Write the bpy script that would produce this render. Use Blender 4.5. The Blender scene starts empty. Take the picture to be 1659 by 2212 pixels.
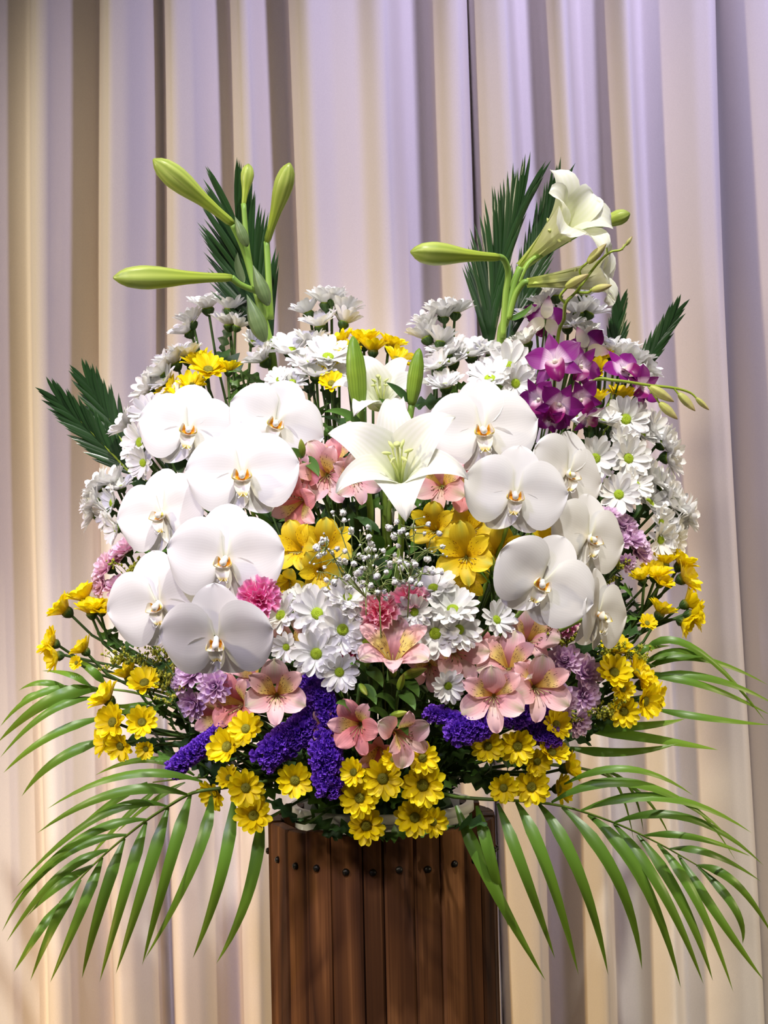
import bpy, math, random
import numpy as np
from mathutils import Matrix, Vector, Euler

random.seed(7)
SC = bpy.context.scene
COL = SC.collection
R = math.radians

# ------------------------------------------------------------------ camera
F_PX = 3195.0
CAM_Y, CAM_Z = -1.60, 1.22
PITCH, ROLL = R(2.5), R(1.3)
_f = Vector((0, math.cos(PITCH), math.sin(PITCH)))
_u0 = Vector((0, -math.sin(PITCH), math.cos(PITCH)))
_r0 = Vector((1, 0, 0))
_r = _r0 * math.cos(ROLL) - _u0 * math.sin(ROLL)
_u = _u0 * math.cos(ROLL) + _r0 * math.sin(ROLL)
def ray(px, py):
    return _f + _r * ((px - 829.5) / F_PX) + _u * ((1106 - py) / F_PX)
_d = ray(826, 1800)
CAM = Vector((-_d.x / _d.y * -CAM_Y, CAM_Y, CAM_Z))
cam_data = bpy.data.cameras.new('camera')
cam_data.sensor_fit = 'VERTICAL'; cam_data.sensor_height = 36.0
cam_data.lens = F_PX / 2212 * 36.0
cam_data.clip_start = 0.05
cam = bpy.data.objects.new('camera', cam_data); COL.objects.link(cam)
cam.matrix_world = Matrix(((_r.x, _u.x, -_f.x, CAM.x), (_r.y, _u.y, -_f.y, CAM.y), (_r.z, _u.z, -_f.z, CAM.z), (0, 0, 0, 1)))
SC.camera = cam

# ------------------------------------------------------------------ world, lights, exposure
SC.view_settings.view_transform = 'Standard'
SC.view_settings.look = 'None'
SC.view_settings.gamma = 1.0
SC.view_settings.use_curve_mapping = False
SC.view_settings.exposure = 0.12
world = bpy.data.worlds.new('room'); SC.world = world; world.use_nodes = True
_bg = world.node_tree.nodes['Background']
_bg.inputs[0].default_value = (0.80, 0.72, 0.78, 1); _bg.inputs[1].default_value = 0.12

def spot(name, loc, target, watts, color, angle, radius, blend=0.6):
    l = bpy.data.lights.new(name, 'SPOT'); l.energy = watts; l.color = color
    l.spot_size = R(angle); l.spot_blend = blend; l.shadow_soft_size = radius
    o = bpy.data.objects.new(name, l); COL.objects.link(o)
    o.location = loc
    o.rotation_euler = (Vector(target) - Vector(loc)).to_track_quat('-Z', 'Y').to_euler()
    return o
spot('key_spotlight', (0.30, -1.20, 3.60), (0.0, -0.10, 1.30), 290, (1.0, 0.96, 0.89), 28, 0.035, 0.7)
spot('violet_spotlight', (0.9, -0.70, 3.3), (0.30, 0.5, 2.0), 205, (0.64, 0.59, 1.0), 48, 0.10, 1.0)
spot('violet_spotlight', (-0.95, -1.50, 2.60), (-0.25, -0.1, 1.35), 105, (0.66, 0.58, 1.0), 30, 0.10, 1.0)
spot('warm_spotlight', (-1.9, -0.9, 1.9), (0.0, 0.5, 1.0), 100, (1.0, 0.86, 0.62), 60, 0.10)
spot('warm_spotlight', (1.9, -0.85, 1.3), (0.40, 0.5, 0.80), 56, (1.0, 0.80, 0.50), 56, 0.10)
spot('amber_spotlight', (-0.95, -0.45, 0.20), (-0.45, 0.55, 0.70), 34, (1.0, 0.62, 0.22), 80, 0.08)
spot('front_fill', (-0.3, -2.4, 3.0), (-0.05, -0.1, 1.28), 125, (1.0, 0.92, 0.86), 26, 0.12, 1.0)  # added warm fill from the front, lifts the greyish lower orchids

# ------------------------------------------------------------------ helpers
def P(px, py, Y):
    d = ray(px, py)
    return CAM + d * ((Y - CAM.y) / d.y)
def mpp(Y):                      # metres per pixel at depth Y
    return (Y - CAM.y) / F_PX
_VK = [(330, 0.05), (700, 0.02), (850, -0.05), (1000, -0.10), (1150, -0.13), (1300, -0.17), (1500, -0.20), (1650, -0.19), (1780, -0.16), (2212, -0.12)]
def surf(px, py):
    b = float(np.interp(py, [k[0] for k in _VK], [k[1] for k in _VK]))
    u = (px - 826) / 700.0
    return b + 0.17 * u * u
def V(x, up, front):             # direction given as right, up, towards the camera
    return Vector((x, -front, up)).normalized()
def frame(loc, n, roll, s):      # local +Z = n, local +X = up-ish turned by roll
    z = n.normalized()
    up = Vector((0, 0, 1)) if abs(z.z) < 0.97 else Vector((0, 1, 0))
    x = (up - z * up.dot(z)).normalized()
    y = z.cross(x)
    M = Matrix(((x.x, y.x, z.x), (x.y, y.y, z.y), (x.z, y.z, z.z))).to_4x4()
    return Matrix.Translation(loc) @ M @ Matrix.Rotation(roll, 4, 'Z') @ Matrix.Scale(s, 4)

def mesh(name, verts, faces, mats, uvs=None, midx=None, smooth=True):
    me = bpy.data.meshes.new(name)
    me.from_pydata([tuple(v) for v in verts], [], faces)
    for m in (mats if isinstance(mats, (list, tuple)) else [mats]):
        me.materials.append(m)
    if uvs is not None:
        lay = me.uv_layers.new(name='UVMap')
        li = np.empty(len(me.loops), dtype=np.int32); me.loops.foreach_get('vertex_index', li)
        lay.data.foreach_set('uv', np.asarray(uvs, dtype=np.float32)[li].ravel())
    if smooth:
        me.polygons.foreach_set('use_smooth', [True] * len(me.polygons))
    if midx is not None:
        me.polygons.foreach_set('material_index', midx)
    me.update()
    return me
def link(name, data, parent=None, M=None):
    o = bpy.data.objects.new(name, data); COL.objects.link(o)
    if parent is not None: o.parent = parent
    if M is not None: o.matrix_basis = M
    return o
def tag(o, label=None, cat=None, group=None, kind=None):
    if label: o['label'] = label
    if cat: o['category'] = cat
    if group: o['group'] = group
    if kind: o['kind'] = kind
    return o
def root(name, M, label, cat, group=None):
    o = link(name, None, None, M); o.empty_display_size = 0.02
    return tag(o, label, cat, group)

class Geo:
    def __init__(s): s.v = []; s.f = []; s.uv = []
    def add(s, v, f, uv=None):
        b = len(s.v); s.v += [tuple(p) for p in v]; s.f += [tuple(i + b for i in q) for q in f]
        s.uv += list(uv) if uv is not None else [(0.5, 0.5)] * len(v)
    def tube(s, pts, rad, n=6, cap=True):
        pts = [Vector(p) for p in pts]; k = len(pts)
        if not isinstance(rad, (list, tuple)): rad = [rad] * k
        v = []; uv = []; f = []
        ref = None
        for i, p in enumerate(pts):
            t = (pts[min(i + 1, k - 1)] - pts[max(i - 1, 0)]).normalized()
            if ref is None:
                ref = t.orthogonal().normalized()
            ref = (ref - t * ref.dot(t)); ref = ref.normalized() if ref.length > 1e-6 else t.orthogonal().normalized()
            b = t.cross(ref)
            for j in range(n):
                a = 2 * math.pi * j / n
                v.append(p + (ref * math.cos(a) + b * math.sin(a)) * rad[i]); uv.append((i / (k - 1), j / n))
        for i in range(k - 1):
            for j in range(n):
                j2 = (j + 1) % n
                f.append((i * n + j, i * n + j2, (i + 1) * n + j2, (i + 1) * n + j))
        if cap:
            f.append(tuple(range(n - 1, -1, -1))); f.append(tuple((k - 1) * n + j for j in range(n)))
        s.add(v, f, uv)
    def lathe(s, prof, n=12, M=None):      # prof: (r, z)
        v = []; f = []; uv = []
        for i, (r, z) in enumerate(prof):
            for j in range(n):
                a = 2 * math.pi * j / n
                p = Vector((r * math.cos(a), r * math.sin(a), z))
                v.append(M @ p if M else p); uv.append((i / (len(prof) - 1), j / n))
        for i in range(len(prof) - 1):
            for j in range(n):
                j2 = (j + 1) % n
                f.append((i * n + j, i * n + j2, (i + 1) * n + j2, (i + 1) * n + j))
        s.add(v, f, uv)
    def box(s, M):
        v = [M @ Vector((x, y, z)) for x in (-.5, .5) for y in (-.5, .5) for z in (-.5, .5)]
        s.add(v, [(0, 1, 3, 2), (4, 6, 7, 5), (0, 4, 5, 1), (2, 3, 7, 6), (0, 2, 6, 4), (1, 5, 7, 3)])
    def build(s, name, mats, smooth=True, midx=None):
        return mesh(name, s.v, s.f, mats, s.uv, midx, smooth)

def bez(p0, p1, p2, p3, n):
    out = []
    for i in range(n + 1):
        t = i / n; q = 1 - t
        out.append(p0 * q ** 3 + p1 * 3 * q * q * t + p2 * 3 * q * t * t + p3 * t ** 3)
    return out

# ------------------------------------------------------------------ materials
def nt(name):
    m = bpy.data.materials.new(name); m.use_nodes = True
    t = m.node_tree; t.nodes.clear()
    return m, t, t.nodes.new('ShaderNodeOutputMaterial')
def ramp(t, fac, stops, interp='LINEAR'):
    r = t.nodes.new('ShaderNodeValToRGB'); r.color_ramp.interpolation = interp
    e = r.color_ramp.elements
    while len(e) < len(stops): e.new(0.5)
    for i, (p, c) in enumerate(stops):
        e[i].position = p; e[i].color = (c[0], c[1], c[2], 1)
    t.links.new(fac, r.inputs[0]); return r.outputs[0]
def mixc(t, fac, a, b, mode='MIX'):
    m = t.nodes.new('ShaderNodeMix'); m.data_type = 'RGBA'; m.blend_type = mode
    for s, v in ((0, fac), (6, a), (7, b)):
        if hasattr(v, 'links'): t.links.new(v, m.inputs[s])
        elif s == 0: m.inputs[0].default_value = v
        else: m.inputs[s].default_value = (*v, 1)
    return m.outputs[2]
def math_(t, op, a, b=None):
    m = t.nodes.new('ShaderNodeMath'); m.operation = op
    for s, v in ((0, a), (1, b)):
        if v is None: continue
        if hasattr(v, 'links'): t.links.new(v, m.inputs[s])
        else: m.inputs[s].default_value = v
    return m.outputs[0]

def petal_mat(name, along, trans=0.25, rough=0.5, vein=0.0, vein_col=None, vein_n=14, jitter=0.06, rim=None, rim_at=0.8, spots=None, spec=0.3, streak=None):
    """along: colour stops base to tip (UV.x); rim: colour towards the side edges; spots: colour of dashes near the base; streak: colour of a middle stripe."""
    m, t, out = nt(name)
    uv = t.nodes.new('ShaderNodeUVMap'); sep = t.nodes.new('ShaderNodeSeparateXYZ')
    t.links.new(uv.outputs[0], sep.inputs[0])
    u, v = sep.outputs[0], sep.outputs[1]
    c = ramp(t, u, along)
    side = math_(t, 'ABSOLUTE', math_(t, 'SUBTRACT', math_(t, 'MULTIPLY', v, 2.0), 1.0))
    if rim:
        f = ramp(t, side, [(rim_at - 0.3, (0, 0, 0)), (min(1, rim_at + 0.2), (1, 1, 1))])
        c = mixc(t, f, c, rim)
    if streak:
        f = ramp(t, side, [(0.0, (1, 1, 1)), (0.45, (0, 0, 0))])
        f2 = ramp(t, u, [(0.55, (0, 0, 0)), (0.95, (1, 1, 1))])
        f = math_(t, 'MULTIPLY', f, f2)
        c = mixc(t, f, c, streak)
    if vein:
        w = t.nodes.new('ShaderNodeTexWave'); w.bands_direction = 'Y'; w.inputs['Scale'].default_value = vein_n * 0.32
        w.inputs['Distortion'].default_value = 1.2; w.inputs['Detail'].default_value = 1
        t.links.new(uv.outputs[0], w.inputs[0])
        c = mixc(t, math_(t, 'MULTIPLY', w.outputs['Fac'], vein), c, vein_col or (0.6, 0.6, 0.55))
    if spots:
        mp = t.nodes.new('ShaderNodeMapping'); mp.inputs['Scale'].default_value = (10, 17, 1)
        t.links.new(uv.outputs[0], mp.inputs[0])
        vo = t.nodes.new('ShaderNodeTexVoronoi'); vo.inputs['Scale'].default_value = 1.0
        t.links.new(mp.outputs[0], vo.inputs[0])
        f = ramp(t, vo.outputs['Distance'], [(0.2, (1, 1, 1)), (0.32, (0, 0, 0))])
        f2 = ramp(t, u, [(0.3, (0, 0, 0)), (0.4, (1, 1, 1)), (0.72, (1, 1, 1)), (0.82, (0, 0, 0))])
        c = mixc(t, math_(t, 'MULTIPLY', f, f2), c, spots)
    if jitter:
        oi = t.nodes.new('ShaderNodeObjectInfo')
        hsv = t.nodes.new('ShaderNodeHueSaturation')
        mr = t.nodes.new('ShaderNodeMapRange'); mr.inputs[3].default_value = 1 - jitter; mr.inputs[4].default_value = 1 + jitter * 0.4
        t.links.new(oi.outputs['Random'], mr.inputs[0]); t.links.new(mr.outputs[0], hsv.inputs['Value'])
        t.links.new(c, hsv.inputs['Color']); c = hsv.outputs[0]
    b = t.nodes.new('ShaderNodeBsdfPrincipled'); b.inputs['Roughness'].default_value = rough
    b.inputs['Specular IOR Level'].default_value = spec
    t.links.new(c, b.inputs['Base Color'])
    tr = t.nodes.new('ShaderNodeBsdfTranslucent'); t.links.new(c, tr.inputs[0])
    mx = t.nodes.new('ShaderNodeMixShader'); mx.inputs[0].default_value = trans
    t.links.new(b.outputs[0], mx.inputs[1]); t.links.new(tr.outputs[0], mx.inputs[2])
    t.links.new(mx.outputs[0], out.inputs[0])
    return m

W_ = (0.86, 0.86, 0.84)
M_white = petal_mat('white_petal', [(0, (0.80, 0.84, 0.62)), (0.2, W_), (1, W_)], 0.25, 0.55, 0.16, (0.55, 0.56, 0.55), 6)
M_yellow = petal_mat('yellow_petal', [(0, (0.72, 0.46, 0.0)), (0.3, (0.92, 0.74, 0.003)), (1, (0.94, 0.80, 0.006))], 0.32, 0.5, 0.22, (0.76, 0.50, 0.0), 6)
M_lilac = petal_mat('lilac_petal', [(0, (0.50, 0.24, 0.52)), (0.5, (0.74, 0.50, 0.74)), (1, (0.86, 0.70, 0.84))], 0.25, 0.55, 0.2, (0.5, 0.25, 0.5), 6)
M_rose = petal_mat('rose_mum_petal', [(0, (0.70, 0.30, 0.45)), (0.5, (0.85, 0.52, 0.66)), (1, (0.90, 0.70, 0.78))], 0.25, 0.55, 0.2, (0.6, 0.3, 0.45), 6)
M_orchid = petal_mat('orchid_white', [(0, (0.72, 0.72, 0.52)), (0.14, (0.77, 0.77, 0.74)), (1, (0.79, 0.79, 0.79))], 0.22, 0.5, 0.16, (0.64, 0.62, 0.60), 26, 0.02)
M_lip = petal_mat('orchid_lip', [(0, (0.80, 0.25, 0.01)), (0.22, (0.85, 0.42, 0.02)), (0.34, (0.86, 0.82, 0.70)), (0.75, (0.87, 0.86, 0.80)), (0.92, (0.82, 0.66, 0.08)), (1, (0.80, 0.62, 0.05))], 0.15, 0.45, 0, None, 8, 0.02)
M_lipw = petal_mat('orchid_lip_white', [(0, (0.75, 0.40, 0.05)), (0.2, (0.86, 0.80, 0.55)), (0.45, W_), (1, W_)], 0.2, 0.45, 0, None, 8, 0.02)
M_lily = petal_mat('lily_white', [(0, (0.66, 0.76, 0.30)), (0.22, (0.83, 0.86, 0.66)), (0.5, (0.78, 0.79, 0.72)), (1, (0.79, 0.79, 0.77))], 0.25, 0.45, 0.30, (0.64, 0.67, 0.50), 9, 0.02, streak=None)
M_easter = petal_mat('easter_lily_white', [(0, (0.55, 0.70, 0.12)), (0.25, (0.76, 0.82, 0.32)), (0.55, (0.85, 0.87, 0.60)), (1, (0.88, 0.89, 0.80))], 0.35, 0.45, 0.15, (0.66, 0.74, 0.3), 7, 0.02)
M_al_out = petal_mat('alstroemeria_outer', [(0, (0.62, 0.20, 0.18)), (0.35, (0.82, 0.38, 0.40)), (0.8, (0.88, 0.58, 0.60)), (1, (0.90, 0.76, 0.74))], 0.28, 0.5, 0.22, (0.80, 0.30, 0.36), 10, 0.10, streak=(0.50, 0.52, 0.30))
M_al_in = petal_mat('alstroemeria_inner', [(0, (0.80, 0.50, 0.10)), (0.30, (0.88, 0.66, 0.14)), (0.58, (0.88, 0.70, 0.22)), (0.74, (0.86, 0.46, 0.46)), (1, (0.86, 0.56, 0.60))], 0.28, 0.5, 0.1, (0.80, 0.36, 0.36), 10, 0.06, spots=(0.10, 0.02, 0.02))
M_al_low = petal_mat('alstroemeria_lower', [(0, (0.80, 0.50, 0.30)), (0.35, (0.86, 0.62, 0.50)), (0.7, (0.88, 0.60, 0.60)), (1, (0.86, 0.58, 0.62))], 0.28, 0.5, 0.2, (0.78, 0.36, 0.40), 10, 0.06)
M_sal_out = petal_mat('salmon_alstroemeria_outer', [(0, (0.60, 0.10, 0.09)), (0.4, (0.80, 0.24, 0.25)), (1, (0.86, 0.42, 0.44))], 0.28, 0.5, 0.25, (0.66, 0.14, 0.16), 10, 0.10)
M_ay_out = petal_mat('yellow_alstroemeria_outer', [(0, (0.50, 0.34, 0.02)), (0.4, (0.80, 0.54, 0.01)), (1, (0.88, 0.70, 0.04))], 0.3, 0.5, 0.18, (0.70, 0.44, 0.0), 10, 0.10, streak=(0.45, 0.50, 0.08))
M_ay_in = petal_mat('yellow_alstroemeria_inner', [(0, (0.78, 0.48, 0.01)), (0.5, (0.86, 0.60, 0.01)), (1, (0.88, 0.68, 0.02))], 0.3, 0.5, 0.1, (0.72, 0.44, 0.0), 10, 0.06, spots=(0.20, 0.03, 0.01))
M_dend = petal_mat('dendrobium_petal', [(0, (0.85, 0.78, 0.82)), (0.28, (0.78, 0.55, 0.76)), (0.44, (0.25, 0.014, 0.23)), (1, (0.115, 0.003, 0.095))], 0.22, 0.4, 0.2, (0.34, 0.015, 0.30), 9, 0.2)
M_dendlip = petal_mat('dendrobium_lip', [(0, (0.82, 0.74, 0.60)), (0.25, (0.62, 0.35, 0.5)), (0.4, (0.22, 0.004, 0.12)), (1, (0.16, 0.003, 0.10))], 0.15, 0.4, 0, None, 8, 0.1)
M_dendback = petal_mat('dendrobium_pale', [(0, (0.85, 0.84, 0.66)), (0.5, (0.84, 0.80, 0.70)), (0.78, (0.72, 0.50, 0.62)), (1, (0.42, 0.04, 0.34))], 0.22, 0.4, 0, None, 8, 0.1)
M_carn = petal_mat('carnation_petal', [(0, (0.78, 0.07, 0.18)), (0.55, (0.90, 0.20, 0.34)), (0.85, (0.92, 0.42, 0.54)), (1, (0.93, 0.74, 0.78))], 0.2, 0.55, 0.15, (0.7, 0.08, 0.2), 8, 0.1)
M_carn2 = petal_mat('magenta_carnation_petal', [(0, (0.70, 0.04, 0.22)), (0.55, (0.82, 0.12, 0.40)), (0.88, (0.86, 0.28, 0.52)), (1, (0.90, 0.55, 0.72))], 0.2, 0.55, 0.15, (0.7, 0.05, 0.3), 8, 0.1)
M_statice = petal_mat('statice_floret', [(0, (0.06, 0.018, 0.20)), (0.5, (0.14, 0.035, 0.50)), (1, (0.28, 0.10, 0.74))], 0.15, 0.6, 0, None, 8, 0.05)
M_disc = petal_mat('green_disc', [(0, (0.18, 0.28, 0.01)), (1, (0.32, 0.44, 0.015))], 0.0, 0.7, 0, None, 8, 0.1)
M_ydisc = petal_mat('olive_disc', [(0, (0.10, 0.11, 0.008)), (1, (0.20, 0.19, 0.01))], 0.0, 0.7, 0, None, 8, 0.1)
M_calyx = petal_mat('calyx_green', [(0, (0.04, 0.09, 0.02)), (1, (0.07, 0.14, 0.03))], 0.05, 0.6, 0, None, 8, 0.1)
M_stem = petal_mat('stem_green', [(0, (0.06, 0.12, 0.025)), (1, (0.06, 0.12, 0.025))], 0.0, 0.5, 0, None, 8, 0.1)
M_lstem = petal_mat('lily_stem_green', [(0, (0.26, 0.42, 0.06)), (1, (0.20, 0.36, 0.06))], 0.1, 0.4, 0, None, 8, 0.05)
M_bud = petal_mat('lily_bud_green', [(0, (0.38, 0.50, 0.06)), (0.35, (0.46, 0.57, 0.07)), (0.85, (0.52, 0.62, 0.15)), (1, (0.34, 0.42, 0.08))], 0.25, 0.35, 0.5, (0.20, 0.31, 0.03), 9, 0.03)
M_gbud = petal_mat('green_lily_bud', [(0, (0.20, 0.34, 0.04)), (0.5, (0.26, 0.40, 0.04)), (1, (0.14, 0.28, 0.03))], 0.15, 0.35, 0.5, (0.12, 0.22, 0.02), 19, 0.03)
M_albud = petal_mat('alstroemeria_bud', [(0, (0.16, 0.30, 0.03)), (0.6, (0.34, 0.46, 0.05)), (1, (0.45, 0.46, 0.10))], 0.15, 0.4, 0.3, (0.15, 0.25, 0.02), 12, 0.1)
M_leaf = petal_mat('dark_leaf', [(0, (0.025, 0.065, 0.015)), (0.5, (0.035, 0.085, 0.02)), (1, (0.03, 0.08, 0.02))], 0.15, 0.45, 0.3, (0.05, 0.11, 0.03), 5, 0.25)
M_leaf2 = petal_mat('fresh_leaf', [(0, (0.07, 0.16, 0.025)), (1, (0.10, 0.22, 0.035))], 0.2, 0.4, 0.3, (0.06, 0.15, 0.03), 8, 0.2)
M_bract = petal_mat('grey_green_bract', [(0, (0.13, 0.20, 0.07)), (1, (0.10, 0.16, 0.06))], 0.1, 0.4, 0.35, (0.20, 0.28, 0.11), 14, 0.05)
M_palm = petal_mat('palm_leaflet', [(0, (0.09, 0.20, 0.02)), (0.4, (0.15, 0.32, 0.03)), (1, (0.24, 0.40, 0.03))], 0.35, 0.38, 0.35, (0.08, 0.20, 0.02), 12, 0.2, spec=0.6)
M_cycas = petal_mat('cycad_leaflet', [(0, (0.013, 0.045, 0.008)), (0.9, (0.016, 0.055, 0.010)), (1, (0.10, 0.16, 0.08))], 0.08, 0.3, 0.2, (0.01, 0.04, 0.015), 4, 0.25, spec=0.6)
M_rachis = petal_mat('rachis_green', [(0, (0.20, 0.30, 0.03)), (1, (0.30, 0.40, 0.04))], 0.0, 0.4, 0, None, 8, 0.05)
M_prachis = petal_mat('palm_rachis_green', [(0, (0.06, 0.11, 0.02)), (1, (0.16, 0.26, 0.03))], 0.0, 0.45, 0, None, 8, 0.05)
M_stamen = petal_mat('stamen_pale', [(0, (0.60, 0.70, 0.25)), (1, (0.70, 0.74, 0.30))], 0.2, 0.5, 0, None, 8, 0.0)
M_anther = petal_mat('anther_dark', [(0, (0.10, 0.05, 0.03)), (1, (0.16, 0.08, 0.03))], 0.0, 0.7, 0, None, 8, 0.0)
M_gyp = petal_mat('gypsophila_white', [(0, (0.84, 0.85, 0.82)), (1, (0.86, 0.86, 0.86))], 0.2, 0.6, 0, None, 8, 0.05)
M_gypstem = petal_mat('gypsophila_stem', [(0, (0.20, 0.26, 0.08)), (1, (0.20, 0.26, 0.08))], 0.0, 0.6, 0, None, 8, 0.0)
M_soli = petal_mat('goldenrod_bead', [(0, (0.30, 0.34, 0.03)), (1, (0.46, 0.46, 0.05))], 0.1, 0.6, 0, None, 8, 0.1)
M_dbud = petal_mat('dendrobium_bud', [(0, (0.50, 0.56, 0.12)), (0.7, (0.56, 0.52, 0.22)), (1, (0.40, 0.30, 0.14))], 0.15, 0.45, 0.3, (0.40, 0.36, 0.12), 10, 0.05)

def fabric_mat():
    m, t, out = nt('curtain_fabric')
    b = t.nodes.new('ShaderNodeBsdfPrincipled'); b.inputs['Roughness'].default_value = 0.75
    b.inputs['Specular IOR Level'].default_value = 0.15
    b.inputs['Sheen Weight'].default_value = 0.1
    tc = t.nodes.new('ShaderNodeTexCoord')
    n = t.nodes.new('ShaderNodeTexNoise'); n.inputs['Scale'].default_value = 900; n.inputs['Detail'].default_value = 3
    t.links.new(tc.outputs['Object'], n.inputs[0])
    c = ramp(t, n.outputs['Fac'], [(0.3, (0.66, 0.61, 0.56)), (0.7, (0.72, 0.67, 0.61))])
    t.links.new(c, b.inputs['Base Color'])
    bp = t.nodes.new('ShaderNodeBump'); bp.inputs['Strength'].default_value = 0.08; bp.inputs['Distance'].default_value = 0.001
    t.links.new(n.outputs['Fac'], bp.inputs['Height']); t.links.new(bp.outputs[0], b.inputs['Normal'])
    t.links.new(b.outputs[0], out.inputs[0]); return m
M_fabric = fabric_mat()

def wood_mat():
    m, t, out = nt('burnt_cedar')
    b = t.nodes.new('ShaderNodeBsdfPrincipled'); b.inputs['Roughness'].default_value = 0.7; b.inputs['Specular IOR Level'].default_value = 0.15
    tc = t.nodes.new('ShaderNodeTexCoord'); oi = t.nodes.new('ShaderNodeObjectInfo')
    add = t.nodes.new('ShaderNodeVectorMath'); add.operation = 'MULTIPLY_ADD'
    t.links.new(oi.outputs['Random'], add.inputs[0]); add.inputs[1].default_value = (3.1, 5.7, 9.3)
    t.links.new(tc.outputs['Object'], add.inputs[2])
    mp = t.nodes.new('ShaderNodeMapping'); mp.inputs['Scale'].default_value = (11, 11, 0.75)
    t.links.new(add.outputs[0], mp.inputs[0])
    n1 = t.nodes.new('ShaderNodeTexNoise'); n1.inputs['Scale'].default_value = 1.6; n1.inputs['Detail'].default_value = 1.0
    t.links.new(mp.outputs[0], n1.inputs[0])
    mp2 = t.nodes.new('ShaderNodeMapping'); mp2.inputs['Scale'].default_value = (420, 420, 5)
    t.links.new(add.outputs[0], mp2.inputs[0])
    n2 = t.nodes.new('ShaderNodeTexNoise'); n2.inputs['Scale'].default_value = 1.0; n2.inputs['Detail'].default_value = 2.0
    t.links.new(mp2.outputs[0], n2.inputs[0])
    rings = math_(t, 'PINGPONG', math_(t, 'MULTIPLY', n1.outputs['Fac'], 9.0), 1.0)
    fac = math_(t, 'ADD', math_(t, 'MULTIPLY', math_(t, 'POWER', rings, 0.7), 0.62), math_(t, 'MULTIPLY', n2.outputs['Fac'], 0.40))
    c = ramp(t, fac, [(0.08, (0.018, 0.007, 0.004)), (0.3, (0.055, 0.021, 0.009)), (0.7, (0.115, 0.045, 0.016)), (1.0, (0.26, 0.112, 0.040))])
    hsv = t.nodes.new('ShaderNodeHueSaturation')
    mr = t.nodes.new('ShaderNodeMapRange'); mr.inputs[3].default_value = 0.6; mr.inputs[4].default_value = 1.25
    t.links.new(oi.outputs['Random'], mr.inputs[0]); t.links.new(mr.outputs[0], hsv.inputs['Value']); t.links.new(c, hsv.inputs['Color'])
    t.links.new(hsv.outputs[0], b.inputs['Base Color'])
    bp = t.nodes.new('ShaderNodeBump'); bp.inputs['Strength'].default_value = 0.3; bp.inputs['Distance'].default_value = 0.001
    t.links.new(fac, bp.inputs['Height']); t.links.new(bp.outputs[0], b.inputs['Normal'])
    t.links.new(b.outputs[0], out.inputs[0]); return m
M_wood = wood_mat()
def plain(name, col, rough=0.5, metal=0.0, noise=0.06, scale=30):
    m, t, out = nt(name)
    b = t.nodes.new('ShaderNodeBsdfPrincipled'); b.inputs['Roughness'].default_value = rough; b.inputs['Metallic'].default_value = metal
    tc = t.nodes.new('ShaderNodeTexCoord'); n = t.nodes.new('ShaderNodeTexNoise'); n.inputs['Scale'].default_value = scale
    t.links.new(tc.outputs['Object'], n.inputs[0])
    c = ramp(t, n.outputs['Fac'], [(0.3, tuple(x * (1 - noise) for x in col)), (0.7, tuple(min(1, x * (1 + noise)) for x in col))])
    t.links.new(c, b.inputs['Base Color']); t.links.new(b.outputs[0], out.inputs[0]); return m
M_plastic = plain('white_plastic', (0.62, 0.64, 0.60), 0.4)
M_bolt = plain('black_bolt', (0.02, 0.018, 0.016), 0.35, 0.6)
M_foam = plain('floral_foam', (0.02, 0.05, 0.02), 0.95, 0, 0.3, 200)
M_floor = plain('floor_boards', (0.16, 0.11, 0.08), 0.4, 0, 0.2, 6)
M_wall = plain('wall_paint', (0.45, 0.42, 0.40), 0.8)

# ------------------------------------------------------------------ the setting
g = Geo(); g.box(Matrix.Translation((0, -0.9, -0.02)) @ Matrix.Diagonal((5, 4.2, 0.04, 1)))
tag(link('floor', g.build('floor', M_floor, False)), 'dark wooden floor under the flower stand', None, None, 'structure')
g = Geo(); g.box(Matrix.Translation((0, 1.02, 1.5)) @ Matrix.Diagonal((5, 0.06, 3.0, 1)))
tag(link('wall_back', g.build('wall_back', M_wall, False)), 'plain wall hidden behind the curtain', None, None, 'structure')

CY = 0.50                                       # mean depth of the curtain
# fold profile: pixel column at mid height -> how far the cloth stands proud (m, towards the camera)
FOLD_L = [(-700, 0.0), (-600, .05), (-520, .0), (-430, .055), (-330, .0), (-240, .05), (-150, .0), (-90, .045), (-30, .05), (20, .03), (60, .012), (88, .006), (97, .046), (120, .056), (145, .052), (160, .03), (190, .008), (228, .0), (242, .045), (262, .07), (300, .065), (340, .045), (356, .012), (364, .012), (374, .046), (395, .055), (440, .044), (475, .012), (512, .006), (524, .038), (545, .048), (566, .046), (578, .022), (600, .002), (642, .0), (658, .048), (690, .062), (740, .052), (800, .05), (838, .066), (862, .066), (878, .05), (888, .012), (920, .0), (950, .006), (966, .034), (990, .05), (1015, .052), (1030, .044), (1038, .02), (1046, .0)]
FOLD_M = [(1016, .004), (1034, .006), (1046, .032), (1070, .044), (1105, .054), (1128, .054), (1140, .03), (1152, .004), (1190, .0), (1215, .012), (1230, .04), (1250, .052), (1268, .048), (1278, .02), (1300, .0), (1345, .004), (1366, .034), (1385, .05), (1402, .05), (1414, .026), (1430, .016), (1470, .03), (1530, .055), (1562, .06), (1578, .052), (1586, .02), (1592, .0)]
FOLD_R = [(1566, -.012), (1586, -.006), (1604, .02), (1640, .04), (1690, .05), (1760, .0), (1840, .05), (1940, .0), (2040, .05), (2140, .0), (2240, .05), (2400, .0)]
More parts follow.
